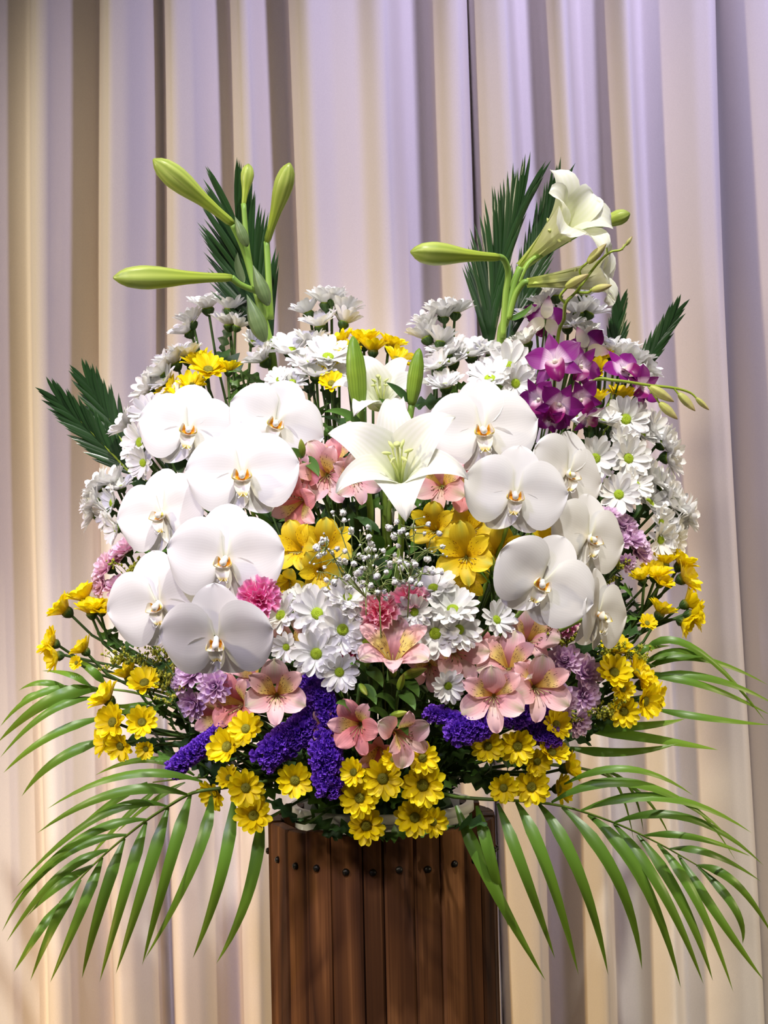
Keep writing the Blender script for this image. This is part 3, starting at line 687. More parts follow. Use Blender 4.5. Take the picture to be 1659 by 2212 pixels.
# left group of buds
stalk('lily_stalk', 'lily stalk with four pale green closed buds rising at upper left', 'lily', None, foam(-0.05, 0.02),
      [[(600, 1000, 0.02, 9), (592, 800, 0.02, 9), (570, 690, 0.02, 9), (548, 610, 0.02, 8), (528, 540, 0.015, 8), (503, 484, 0.0, 8)],
       [(575, 690, 0.02, 7), (570, 640, 0.015, 8), (530, 620, 0.0, 7), (515, 612, -0.005, 7), (500, 600, -0.01, 8)],
       [(585, 690, 0.02, 7), (580, 600, 0.02, 7), (576, 522, 0.02, 7)],
       [(555, 640, 0.025, 6), (535, 540, 0.03, 6), (526, 440, 0.03, 6)]],
      [(503, 484, 0.0, 331, 344, -0.05, B_long, 1.0, 'bud'), (500, 600, -0.01, 245, 600, -0.07, B_long, 0.85, 'bud'),
       (576, 524, 0.02, 626, 352, -0.02, B_long, 1.0, 'bud'), (526, 444, 0.03, 537, 354, 0.03, B_long, 1.4, 'bud'),
       (534, 533, 0.0, 507, 467, -0.005, B_bract, 1.0, 'bract'), (580, 660, 0.0, 546, 572, -0.005, B_bract, 0.95, 'bract'),
       (572, 738, -0.005, 533, 636, -0.01, B_bract, 1.0, 'bract')],
      [(528, 610, 0.02, 513, 545, 0.02, (-0.006, 0, 0), 9, M_bract)])
# right group: one bud to the left, one behind, two open trumpets
stalk('lily_stalk', 'lily stalk with one long horizontal pale bud beside the right fern', 'lily', None, foam(0.05, 0.02),
      [[(1080, 1000, 0.02, 10), (1082, 745, 0.0, 10), (1092, 690, -0.01, 10), (1108, 620, -0.01, 8), (1124, 578, -0.01, 8)],
       [(1086, 730, -0.01, 7), (1092, 640, -0.015, 7), (1098, 590, -0.02, 7), (1088, 560, -0.03, 7), (1074, 555, -0.04, 7)],
       [(1098, 690, -0.012, 7), (1112, 640, -0.015, 7), (1130, 612, -0.02, 7), (1140, 610, -0.02, 7)],
       [(1110, 640, 0.0, 6), (1140, 570, 0.01, 6), (1190, 540, 0.02, 6), (1250, 505, 0.03, 6), (1292, 482, 0.03, 6)]],
      [(1078, 556, -0.04, 887, 544, -0.08, B_long, 1.05, 'bud'), (1268, 494, 0.03, 1361, 461, 0.02, B_long, 1.5, 'bud')],
      [(1100, 690, -0.01, 1150, 655, -0.02, (0.004, 0, -0.006), 7, M_leaf2)])
lily(1124, 578, 250, (.56, .44, .70), 10, 'open pale lily trumpet facing right at the top of the right stalk', -0.02, 'lily_trumpet', (E_pet_w, E_pet_n), 6)
lily(1138, 611, 215, (.93, .02, .30), 30, 'sideways lily trumpet pointing right above white chrysanthemums', -0.03, 'lily_trumpet', (E_pet_w, E_pet_n), 5)
o, M, loc, n = lily(866, 1050, 232, (-.05, .52, .80), 186, 'large wide open white lily in the centre between the orchids', -0.05, spread=-4)
stem_to_foam(o, M, loc, n, 0.0035, M_lstem)
o, M, loc, n = lily(826, 885, 150, (-.05, .62, .72), 150, 'white lily behind the two green buds, half hidden', 0.0, spread=-2)
stem_to_foam(o, M, loc, n, 0.0035, M_lstem)
stalk('lily_stalk', 'plump upright green lily bud on a stalk, taller left one of two', 'lily', None, foam(-0.01, 0.0),
      [[(800, 1100, -0.06, 7), (785, 980, -0.09, 8), (777, 880, -0.10, 8)]], [(776, 886, -0.10, 762, 726, -0.11, B_plump, 1.0, 'bud')],
      [(782, 920, -0.10, 700, 890, -0.12, (0, 0, 0.012), 10, M_leaf2)])
stalk('lily_stalk', 'slim upright green lily bud on a stalk, right one of two', 'lily', None, foam(0.01, 0.0),
      [[(840, 1100, -0.06, 6), (872, 980, -0.09, 7), (890, 870, -0.10, 7)]], [(889, 874, -0.10, 906, 752, -0.11, B_plump, 1.0, 'bud')],
      [(872, 950, -0.10, 818, 860, -0.12, (0.010, 0, 0.006), 17, M_leaf2), (886, 870, -0.10, 834, 826, -0.11, (0, 0, 0.004), 9, M_leaf)])

# ------------------------------------------------------------------ alstroemeria
A_ang = [(0, 76), (0.35, 62), (0.65, 30), (1, -8)]
def al_w(W, t0, b0=0.16):
    def w(t):
        k = b0 + (1 - b0) * min(1.0, t / t0) ** 1.5
        if t > t0: k *= math.sqrt(max(0.0, 1 - ((t - t0) / (1.0 - t0)) ** 2)) * 0.94 + 0.06
        return W * k
    return w
def al_set(outm, inm, lowm, k):
    return (petal('outer_petal', outm, 1.45, al_w(0.44, 0.66), A_ang, 0.12, 0.04, 0.05, 2.0, 0, 12, 9, tip=0.03, seed=k),
            petal('inner_petal', inm, 1.48, al_w(0.30, 0.66), [(0, 76), (0.4, 60), (0.7, 36), (1, 8)], 0.20, 0.05, 0.03, 2.0, 0, 12, 7, tip=0.04, seed=k + 1),
            petal('lower_petal', lowm, 1.40, al_w(0.27, 0.66), [(0, 72), (0.4, 50), (0.7, 20), (1, -20)], 0.20, 0.05, 0.04, 2.0, 0, 12, 7, tip=0.04, seed=k + 2))
AL = {'pink': al_set(M_al_out, M_al_in, M_al_low, 1), 'salmon': al_set(M_sal_out, M_al_in, M_sal_out, 5), 'yellow': al_set(M_ay_out, M_ay_in, M_ay_out, 9)}
gg = Geo(); gg.lathe([(0.05, -0.30), (0.09, -0.22), (0.11, -0.08), (0.10, 0.06), (0.0, 0.08)], 10)
AL_ov = gg.build('ovary', M_albud)
def alstro(px, py, r, nv, kind, label, dy=0.0, roll=0.0, rnd=random):
    n = V(*nv); Y = surf(px, py) + dy; s = 1.12 * r * mpp(Y)
    loc = P(px, py, Y) - n * (0.75 * s); M = frame(loc, n, R(roll), s)
    o = root('alstroemeria', M, label, 'alstroemeria', {'pink': 'pink alstroemeria', 'salmon': 'salmon alstroemeria', 'yellow': 'yellow alstroemeria'}[kind])
    a, b, c = AL[kind]
    RY = lambda q: Matrix.Rotation(R(q), 4, 'Y')
    for i, ang in enumerate((0, 120, 240)):
        link('outer_petal', a, o, Matrix.Rotation(R(ang + rnd.uniform(-5, 5)), 4, 'Z') @ Matrix.Translation((.05, 0, 0)) @ RY(rnd.uniform(-10, 8)))
    for i, ang in enumerate((58, -58)):
        link('inner_petal', b, o, Matrix.Rotation(R(ang + rnd.uniform(-5, 5)), 4, 'Z') @ Matrix.Translation((.04, 0, .02)) @ RY(rnd.uniform(-8, 6)))
    link('lower_petal', c, o, Matrix.Rotation(R(180), 4, 'Z') @ Matrix.Translation((.04, 0, .02)) @ RY(rnd.uniform(-8, 10)))
    for i in range(5):
        link('stamen', ST_A, o, Matrix.Rotation(R(180 + (i - 2) * 28), 4, 'Z') @ RY(8 + 5 * rnd.random()) @ Matrix.Scale(rnd.uniform(.95, 1.15), 4))
    link('ovary', AL_ov, o)
    stem_to_foam(o, M, loc - n * 0.28 * s, n, 0.0018, M_stem, rr=rnd)
    return o
ALS = [
 (595, 1495, 64, (.02, .18, .95), 'pink', 'pale pink alstroemeria with freckled yellow throat, largest at lower left', -.02, 0),
 (503, 1520, 55, (-.55, .10, .80), 'salmon', 'salmon alstroemeria pressed against the left side of the large pale one', 0, 20),
 (550, 1452, 48, (-.20, .55, .65), 'pink', 'pink alstroemeria peeping out behind the large pale one', .02, 40),
 (462, 1550, 46, (-.55, -.15, .75), 'salmon', 'salmon alstroemeria below the lilac chrysanthemums on the left', .01, 60),
 (848, 1400, 74, (0, .72, .62), 'pink', 'pink alstroemeria opening upward under the pink carnations', -.03, 0),
 (985, 1405, 60, (.15, .10, .95), 'pink', 'pale pink alstroemeria right under the two front white daisies', -.0, 30),
 (925, 1440, 44, (-.1, -.1, .9), 'pink', 'shaded pink alstroemeria right of the upward opening one', .02, 10),
 (1150, 1372, 60, (.20, .40, .88), 'pink', 'pink alstroemeria topmost in the right cluster, touching the low orchid', .0, 10),
 (1098, 1428, 58, (-.08, .45, .86), 'pink', 'deep pink alstroemeria with golden throat in the middle of the right cluster', -.01, -10),
 (1064, 1500, 62, (-.12, .12, .95), 'pink', 'pale pink alstroemeria with green striped petals, lower left of right cluster', -.025, 5),
 (1165, 1480, 62, (.15, .15, .95), 'pink', 'pale pink alstroemeria with dark anthers, lower right of right cluster', -.03, -8),
 (1045, 1400, 38, (.1, .4, .8), 'salmon', 'small salmon alstroemeria behind the white daisies on the right', .03, 0),
 (768, 1570, 54, (-.25, -.05, .90), 'salmon', 'salmon alstroemeria between the purple statice at bottom centre', -.01, 20),
 (872, 1590, 56, (.42, -.15, .80), 'pink', 'pale pink alstroemeria hanging sideways at bottom centre', -.03, 60),
 (702, 1565, 34, (-.4, .0, .8), 'salmon', 'folded salmon alstroemeria among the purple statice', .0, 90),
 (815, 1630, 46, (-.1, -.45, .75), 'salmon', 'drooping orange salmon alstroemeria above the yellow daisies', .0, 170),
 (765, 1400, 38, (-.2, .1, .9), 'pink', 'small pink alstroemeria right of the lower white daisies', .01, 0),
 (628, 1385, 42, (-.2, .2, .9), 'pink', 'shaded pink alstroemeria behind the white daisies by the low orchid', .02, 0),
 (768, 1030, 54, (.40, .05, .90), 'pink', 'pink alstroemeria with black flecks touching the big lily petal', -.02, 10),
 (700, 1020, 60, (-.10, .05, .95), 'pink', 'large pink alstroemeria left of the big lily', -.0, 30),
 (640, 1088, 52, (-.40, -.25, .85), 'salmon', 'salmon alstroemeria hanging below the upper left orchids', -.01, 170),
 (722, 985, 44, (0, .60, .65), 'salmon', 'salmon alstroemeria tucked under the left lily petal', .02, 0),
 (650, 1030, 42, (-.55, .15, .75), 'salmon', 'salmon alstroemeria beside the striped orange orchid lip', .0, 30),
 (948, 1042, 56, (-.20, .15, .92), 'pink', 'pale pink alstroemeria under the right lily petal', -.01, 0),
 (1003, 1058, 44, (.10, -.05, .92), 'salmon', 'salmon alstroemeria against the left edge of the right middle orchid', .0, 40),
 (1030, 1008, 40, (.20, .45, .70), 'salmon', 'coral alstroemeria peeping out below the bright right orchid', .01, 0),
 (936, 1138, 50, (-.20, .20, .92), 'yellow', 'bright yellow alstroemeria uppermost beside the gypsophila', -.01, 0),
 (1006, 1198, 60, (-.08, .10, .95), 'yellow', 'large yellow alstroemeria with dark dashes right of the gypsophila', -.02, 5),
 (1015, 1142, 48, (.20, .40, .80), 'yellow', 'amber yellow alstroemeria behind the large dashed yellow one', .02, 30),
 (1084, 1195, 56, (.10, .15, .92), 'yellow', 'yellow alstroemeria below the right middle orchid', -.0, 0),
 (1012, 1248, 40, (0, -.4, .8), 'yellow', 'drooping yellow alstroemeria beneath the large dashed yellow one', .01, 160),
 (1185, 1162, 46, (.30, .30, .85), 'yellow', 'lemon yellow alstroemeria between two right orchids', .0, 0),
 (640, 1180, 52, (-.30, .25, .85), 'yellow', 'yellow alstroemeria touching the wide left orchid', -.0, 20),
 (706, 1178, 54, (.20, .20, .92), 'yellow', 'golden yellow alstroemeria behind the left gypsophila', .01, 0),
 (692, 1235, 46, (.05, -.15, .92), 'yellow', 'golden alstroemeria above the front white daisies', .0, 30),
 (618, 1262, 34, (-.2, -.3, .85), 'yellow', 'small yellow alstroemeria below the wide left orchid', .0, 90),
]
for i, q in enumerate(ALS):
    alstro(q[0], q[1], q[2], q[3], q[4], q[5], q[6], q[7], random.Random(300 + i))

# alstroemeria buds and their leaves
BUDS = [((770, 1545), (778, 1478), (793, 1502), 'pale green alstroemeria bud with leafy collar, brightest of the low buds'),
        ((880, 1500), (870, 1462), (922, 1444), 'green alstroemeria bud pointing right under the pink flowers'),
        ((855, 1530), (862, 1490), (872, 1455), 'upright green alstroemeria bud left of the one pointing right'),
        ((800, 1460), (792, 1440), (800, 1402), 'green alstroemeria bud beside the upward opening pink flower'),
        ((840, 1560), (846, 1545), (880, 1538), 'small green alstroemeria bud above the hanging pale flower'),
        ((640, 1440), (560, 1440), (562, 1408), 'green alstroemeria bud below the lowest left orchid'),
        ((660, 1000), (654, 985), (650, 948), 'green alstroemeria bud with pointed leaves left of the big lily'),
        ((1065, 1260), (1062, 1232), (1064, 1200), 'slim green bud between the yellow alstroemeria')]
for k, (b, a, t, lab) in enumerate(BUDS):
    Y = surf(*a) - 0.015
    stalk('alstroemeria_bud', lab, 'flower bud', 'alstroemeria buds', foam(0.02 * math.sin(k), -0.02),
          [[(b[0], b[1] + 60, Y + 0.05, 4), (b[0], b[1], Y + 0.02, 4), (a[0], a[1], Y, 4)]], [(a[0], a[1], Y, t[0], t[1], Y - 0.012, B_small, 1.0, 'bud')],
          [(b[0], b[1], Y + .02, b[0] - 45, b[1] - 25, Y - 0.01, (0, 0, .008), 12, M_leaf2), (a[0], a[1] + 5, Y + 0.005, a[0] + 35, a[1] + 45, Y - 0.015, (.004, 0, .004), 13, M_leaf2)], M_stem)

# ------------------------------------------------------------------ white chrysanthemums (daisy type)
WC = {
 'in the cluster under the left lily buds': [(447, 658, 42, (-.15, .93, .25)), (497, 660, 40, (.12, .93, .25)), (412, 690, 36, (-.3, .9, .1)), (403, 712, 38, (-.55, .78, .30)), (495, 694, 40, (-.05, .92, .32)), (515, 700, 30, (.4, .85, .1)), (548, 738, 28, (.5, .6, .55))],
 'in the cluster curving beside the upper yellow flowers': [(402, 765, 40, (-.1, .95, .15)), (374, 778, 44, (-.45, .85, .25)), (348, 800, 44, (-.65, .7, .3)), (318, 838, 42, (-.82, .45, .35)), (355, 822, 36, (-.5, .6, .5)), (375, 858, 34, (-.3, .6, .6))],
 'in the group left of the top left orchid': [(322, 890, 44, (-.25, .62, .72)), (272, 918, 42, (-.72, .60, .30)), (300, 955, 42, (-.62, .05, .75)), (290, 962, 36, (-.8, .2, .5)), (308, 1000, 36, (-.5, -.1, .8)), (345, 905, 34, (-.1, .6, .7))],
 'in the bunch at the far left edge': [(243, 1038, 40, (-.45, .85, .25)), (215, 1050, 42, (-.72, .66, .25)), (204, 1078, 40, (-.88, .3, .35)), (196, 1110, 36, (-.93, .05, .30)), (228, 1112, 36, (-.8, -.3, .4)), (248, 1142, 34, (-.8, -.1, .55)), (262, 1050, 30, (-.2, .8, .5)), (240, 1085, 36, (-.7, .2, .6))],
 'in the tall cluster at top centre': [(662, 668, 38, (-.35, .9, .2)), (704, 646, 44, (.0, .95, .22)), (690, 697, 42, (-.12, .90, .35)), (742, 668, 42, (.22, .95, -.08)), (745, 690, 36, (.3, .9, -.1)), (718, 640, 34, (.1, .95, .1))],
 'in the spread above the second orchid': [(627, 754, 50, (-.1, .78, .58)), (709, 768, 50, (.15, .70, .68)), (683, 806, 44, (0, .85, .5)), (566, 773, 42, (-.55, .78, .25)), (672, 735, 40, (0, .9, .3)), (658, 782, 38, (-.1, .75, .6)), (632, 824, 32, (.1, .6, .7)), (720, 800, 34, (.4, .6, .6)), (602, 818, 28, (-.3, .5, .7))],
 'in the cluster left of the right fern': [(922, 694, 38, (-.4, .88, .25)), (955, 672, 42, (-.15, .95, .2)), (984, 668, 40, (.1, .95, .15)), (918, 722, 40, (-.35, .9, -.05)), (952, 732, 36, (.15, .92, -.1)), (960, 680, 30, (0, .95, 0))],
 'in the row above the bright right orchid': [(968, 758, 46, (-.2, .85, .45)), (1018, 762, 46, (0, .85, .48)), (1062, 760, 40, (.1, .9, .35)), (976, 778, 44, (-.3, .75, .55)), (1100, 792, 54, (.15, .28, .92)), (1114, 828, 42, (.3, -.05, .92)), (1058, 815, 48, (-.1, .7, .68)), (962, 830, 42, (-.1, .85, .48)), (946, 788, 36, (-.5, .7, .45))],
 'in the cluster beneath the sideways lily trumpet': [(1148, 678, 40, (-.45, .85, .25)), (1136, 735, 36, (-.4, .85, .3)), (1172, 650, 34, (-.3, .9, .2)), (1200, 630, 44, (-.05, .95, .2)), (1248, 668, 44, (-.05, .93, .3)), (1276, 668, 42, (.45, .85, .2)), (1262, 632, 38, (.2, .9, .2)), (1225, 702, 38, (-.1, .85, .45)), (1260, 716, 40, (.2, .85, .4)), (1285, 735, 36, (.5, .8, .3))],
 'in the arc around the purple orchid tips': [(1306, 758, 44, (-.15, .93, .25)), (1340, 760, 46, (.05, .93, .25)), (1374, 772, 44, (.45, .82, .25)), (1392, 792, 42, (.72, .6, .25)), (1395, 818, 36, (.85, .3, .35)), (1355, 790, 36, (.2, .8, .5))],
 'in the group below the purple orchid buds': [(1352, 905, 50, (.1, .25, .93)), (1416, 930, 44, (.72, .30, .58)), (1438, 958, 42, (.85, .2, .42)), (1448, 988, 44, (.88, .0, .42)), (1304, 908, 36, (.1, .8, .5)), (1268, 914, 34, (-.2, .85, .4)), (1348, 955, 34, (.3, .4, .8)), (1388, 935, 38, (.5, .5, .6))],
 'in the shaded pair right of the turned orchid': [(1286, 990, 46, (-.05, .1, .97)), (1358, 990, 46, (.25, .1, .93))],
 'in the group at the far right edge': [(1337, 1068, 44, (-.05, .2, .93)), (1375, 1046, 36, (.4, .3, .8)), (1410, 1030, 42, (.72, .45, .4)), (1436, 1054, 44, (.8, .4, .35)), (1405, 1084, 42, (.45, .5, .6)), (1449, 1082, 42, (.82, .25, .42)), (1466, 1092, 40, (.85, .3, .3)), (1484, 1112, 42, (.92, .1, .3)), (1464, 1134, 36, (.8, -.2, .5)), (1430, 1130, 36, (.6, .0, .7))],
 'in the low pair above the far right yellow flowers': [(1428, 1166, 40, (.5, -.1, .75)), (1454, 1170, 38, (.8, -.15, .5))],
 'in the front left group below the gypsophila': [(685, 1325, 54, (.02, .22, .95)), (740, 1360, 52, (.12, .12, .96)), (683, 1412, 52, (0, .10, .98)), (605, 1328, 46, (-.45, .45, .75)), (733, 1452, 42, (.1, -.1, .96)), (750, 1288, 44, (.05, .62, .75)), (650, 1290, 34, (-.3, .7, .5)), (762, 1310, 36, (.3, .5, .7)), (618, 1398, 32, (-.2, -.2, .9))],
 'in the front right group below the gypsophila': [(940, 1368, 54, (-.08, .08, .98)), (992, 1360, 46, (.30, .12, .93)), (978, 1315, 52, (.0, .62, .76)), (936, 1268, 46, (-.05, .68, .68)), (1074, 1338, 40, (.4, .3, .6)), (895, 1322, 38, (-.1, .1, .95)), (968, 1482, 36, (.2, -.2, .9)), (790, 1388, 34, (-.2, -.1, .93))],
}
ci = 0
for phrase, items in WC.items():
    rk = ranked(items)
    for i, (px, py, r, nv) in enumerate(items):
        ci += 1
        daisy(px, py, r * 1.17, nv, PW, DW, 'white_chrysanthemum', f'white chrysanthemum {phrase}, {rk[i]}', 'chrysanthemum', 'white daisy chrysanthemums', 15, None, -0.012 * (nv[2] > 0.6) - 0.004 * (i % 3), 2, True, random.Random(500 + ci))

# ------------------------------------------------------------------ yellow chrysanthemums
YC = {
 'in the bunch above the top left orchid': [(428, 782, 36, (-.2, .9, .3)), (450, 798, 38, (.15, .6, .75)), (494, 796, 28, (.1, .95, .15)), (368, 840, 34, (-.65, .65, .35)), (412, 832, 34, (0, .75, .6)), (388, 852, 30, (-.3, .7, .6))],
 'in the bunch at top centre behind the green bud': [(736, 738, 34, (-.3, .88, .3)), (786, 736, 38, (0, .95, .2)), (806, 752, 34, (.05, .95, .1)), (845, 744, 34, (.35, .85, .2)), (858, 776, 34, (.4, .65, .6)), (752, 758, 30, (-.1, .8, .5)), (716, 828, 28, (0, .5, .8)), (712, 788, 26, (-.2, .7, .6))],
 'between the purple orchids': [(1296, 776, 32, (-.2, .8, .5)), (1290, 800, 30, (-.3, .5, .7)), (1288, 864, 34, (-.2, .9, .2)), (1340, 856, 34, (.1, .85, .4))],
 'in the top bunch at the left edge': [(138, 1316, 38, (-.72, .66, .15)), (180, 1288, 38, (-.45, .85, .2)), (197, 1318, 36, (-.1, .92, .25)), (220, 1318, 30, (.2, .8, .5))],
 'in the middle bunch at the left edge': [(112, 1388, 34, (-.75, .45, .40)), (120, 1418, 34, (-.85, -.1, .4)), (180, 1402, 30, (-.6, .75, .2)), (165, 1432, 16, (-.4, .2, .8))],
 'in the lower left bunch over the palm': [(275, 1456, 34, (-.45, .85, .1)), (312, 1474, 36, (-.05, .65, .72)), (230, 1508, 40, (-.62, .68, .30)), (243, 1560, 38, (-.45, .25, .80)), (307, 1560, 34, (-.1, .3, .9)), (228, 1602, 34, (-.75, .1, .5)), (260, 1612, 32, (-.3, -.2, .8)), (315, 1618, 22, (-.2, -.2, .9))],
 'in the bunch at the lower left of the purple statice': [(490, 1613, 42, (-.45, .35, .80)), (531, 1574, 36, (-.2, .3, .85)), (531, 1702, 38, (.0, .0, .98)), (462, 1714, 34, (-.5, -.35, .6)), (494, 1680, 26, (-.3, .4, .6)), (548, 1762, 40, (-.1, .35, .85)), (637, 1686, 38, (.05, .05, .97))],
 'in the hanging bunch over the bucket': [(827, 1682, 44, (.0, .0, .99)), (913, 1696, 46, (.05, .02, .98)), (777, 1724, 40, (-.25, .05, .95)), (791, 1784, 40, (.0, .25, .92)), (896, 1766, 40, (-.15, .1, .95)), (936, 1776, 30, (.4, .1, .85)), (913, 1638, 34, (-.05, .2, .95)), (764, 1668, 30, (-.4, .1, .8)), (850, 1640, 26, (0, .3, .9))],
 'in the bunch below the right purple statice': [(1054, 1612, 34, (-.1, .0, .98)), (1118, 1612, 38, (.05, -.05, .97)), (1192, 1624, 36, (.25, .60, .65)), (1160, 1645, 30, (.2, -.1, .9)), (1088, 1702, 32, (-.1, .0, .98)), (1148, 1700, 38, (.05, .05, .97)), (1208, 1704, 34, (.75, .1, .55)), (1228, 1658, 36, (.85, .25, .3)), (1202, 1565, 32, (.4, .3, .8))],
 'in the bunch right of the lilac chrysanthemums': [(1330, 1404, 38, (.2, .85, .45)), (1327, 1452, 38, (.1, .5, .85)), (1376, 1452, 36, (.6, .5, .55)), (1390, 1478, 38, (.75, .3, .5)), (1394, 1515, 38, (.6, -.1, .75)), (1414, 1504, 34, (.9, -.05, .3)), (1348, 1537, 34, (-.05, .1, .95)), (1345, 1488, 26, (.2, .2, .9))],
 'in the upper bunch at the right edge': [(1436, 1212, 32, (.1, .93, .2)), (1472, 1216, 36, (.5, .82, .2)), (1480, 1248, 40, (.8, .35, .45)), (1415, 1240, 36, (.1, .88, .4)), (1386, 1247, 28, (-.3, .9, .2)), (1428, 1258, 28, (.4, .7, .5))],
 'in the lower bunch at the right edge': [(1428, 1320, 34, (.4, .85, .2)), (1488, 1302, 34, (.85, .4, .1)), (1498, 1328, 36, (.92, .0, .25)), (1478, 1346, 32, (.75, -.45, .3)), (1398, 1346, 20, (.2, .5, .8))],
}
for phrase, items in YC.items():
    rk = ranked(items)
    for i, (px, py, r, nv) in enumerate(items):
        ci += 1
        daisy(px, py, r * 1.18, nv, PY, DY, 'yellow_chrysanthemum', f'yellow chrysanthemum {phrase}, {rk[i]}', 'chrysanthemum', 'yellow daisy chrysanthemums', 14, None, -0.015 * (nv[2] > 0.6) - 0.003 * (i % 3), 2, True, random.Random(500 + ci))

# ------------------------------------------------------------------ lilac and rose double chrysanthemums
MC = {
 ('pink double', 'left of the tilted orchid', 'rose'): [(272, 1182, 40, (-.35, .78, .5)), (256, 1200, 38, (-.6, .6, .5)), (226, 1222, 44, (-.72, .5, .45)), (252, 1266, 40, (-.3, .7, .6)), (216, 1262, 34, (-.7, .0, .6))],
 ('lilac double', 'under the lowest left orchid', 'lilac'): [(412, 1452, 44, (-.45, .45, .75)), (395, 1470, 42, (-.65, .3, .65)), (462, 1482, 46, (-.1, .2, .95)), (415, 1522, 42, (-.4, -.1, .9)), (440, 1440, 36, (-.1, .5, .8))],
 ('lilac double', 'below the narrow sideways orchid', 'lilac'): [(1222, 1424, 46, (-.1, .35, .9)), (1266, 1450, 46, (.35, .4, .82)), (1212, 1512, 44, (-.1, .05, .97)), (1265, 1502, 44, (.3, .1, .92)), (1250, 1562, 38, (.35, -.3, .85))],
 ('pale lilac double', 'behind the right orchids', 'lilac'): [(1308, 1112, 40, (.0, .88, .35)), (1344, 1128, 42, (.3, .8, .45)), (1368, 1160, 42, (.5, .6, .55)), (1384, 1188, 40, (.6, .3, .65)), (1335, 1165, 38, (.2, .6, .7)), (1355, 1215, 26, (.2, -.2, .9))],
}
for (kind, phrase, c), items in MC.items():
    rk = ranked(items)
    for i, (px, py, r, nv) in enumerate(items):
        ci += 1
        mum(px, py, r, nv, PL if c == 'lilac' else PR, f'{kind} chrysanthemum {phrase}, {rk[i]} of its cluster', 'double chrysanthemums', 'lilac_chrysanthemum' if c == 'lilac' else 'pink_chrysanthemum', 'chrysanthemum', -0.008 * i % 0.02 - 0.01, random.Random(900 + ci))

# ------------------------------------------------------------------ carnations
CP = [petal('carnation_petal', m_, 1.0, lambda t: 0.06 + 0.50 * t ** 1.1, [(0, 5), (0.6, 4), (1, 24)], 0.12, 0, 0.17, 2.2 + 0.4 * k, 0, 8, 13, tip=0.10, serr=0.025, seed=k) for m_ in (M_carn, M_carn2) for k in range(3)]
gg = Geo(); gg.lathe([(0.05, -0.95), (0.15, -0.88), (0.19, -0.55), (0.20, -0.15), (0.12, -0.05), (0.0, -0.05)], 10)
C_cal = gg.build('carnation_calyx', M_leaf2)
def carnation(px, py, r, nv, c, label, dy=0.0):
    rnd = random.Random(px * 3 + py); n = V(*nv); Y = surf(px, py) + dy - 0.008; s = 1.02 * r * mpp(Y)
    loc = P(px, py, Y) - n * 0.35 * s; M = frame(loc, n, rnd.uniform(0, 6), s)
    o = root('carnation', M, label, 'carnation', 'pink carnations')
    for L, (cnt, e0, sc) in enumerate(((7, 12, 1.0), (6, 34, 0.86), (4, 54, 0.74), (3, 74, 0.6))):
        for i in range(cnt):
            a = 2 * math.pi * (i + .5 * L) / cnt + rnd.uniform(-.2, .2)
            m = Matrix.Rotation(a, 4, 'Z') @ Matrix.Translation((.05, 0, .02 * L)) @ Matrix.Rotation(-R(e0 + rnd.uniform(-10, 10)), 4, 'Y') @ Matrix.Rotation(R(rnd.uniform(-25, 25)), 4, 'X') @ Matrix.Scale(sc * rnd.uniform(.9, 1.05), 4)
            link('petal', CP[rnd.randrange(3) + 3 * c], o, m)
    link('calyx', C_cal, o)
    stem_to_foam(o, M, loc - n * 0.9 * s, n, 0.0018, M_stem, rr=rnd)
for q in [(820, 1320, 40, (-.05, .25, .95), 0, 'coral pink carnation in front of the gypsophila, left of the pair', -.02),
          (886, 1290, 38, (.1, .5, .8), 0, 'coral pink carnation in front of the gypsophila, right and higher', -.01),
          (868, 1356, 32, (.1, .3, .92), 0, 'small coral carnation behind the upward opening alstroemeria', .025),
          (562, 1292, 44, (.15, .2, .95), 1, 'magenta pink carnation between the lower left orchids and white daisies', -.04),
          (492, 1292, 36, (-.2, .4, .85), 1, 'smaller magenta pink carnation tucked between two left orchids', .01),
          (1212, 1342, 36, (.1, .3, .9), 1, 'magenta pink carnation under the raised orchid on the right', -.0),
          (1160, 1208, 20, (.1, .3, .9), 1, 'tiny bit of magenta carnation beside the yellow alstroemeria on the right', .0),
          (752, 1405, 30, (0, .3, .9), 1, 'half hidden magenta carnation between daisies and pink alstroemeria', .02)]:
    carnation(*q)

# ------------------------------------------------------------------ purple dendrobium orchids
D_dors = petal('sepal', M_dend, 1.0, lance(0.24, 0.25), [(0, 15), (0.5, 5), (1, -5)], 0.15, 0.05, 0.01, 2, 0, 10, 7)
D_pet = petal('petal', M_dend, 1.0, oval(0.40, 0.95, 0.75), [(0, 15), (0.5, 0), (1, -14)], 0.12, 0.05, 0.02, 2, 0, 11, 7, tip=0.04)
D_back = petal('sepal', M_dendback, 1.0, lance(0.27, 0.25), [(0, 15), (0.5, 5), (1, -5)], -0.15, 0.05, 0.01, 2, 0, 10, 7)
D_lip = petal('lip', M_dendlip, 0.8, lambda t: 0.10 + 0.24 * math.sin(math.pi * t) ** 0.7, [(0, 62), (0.5, 20), (1, -30)], 0.8, 0, 0.02, 2, 0, 10, 7, tip=0.08)
gg = Geo(); gg.lathe([(0.0, 0.20), (0.05, 0.19), (0.09, 0.13), (0.08, 0.05), (0.10, 0)], 10)
D_col = gg.build('column', M_dendback)
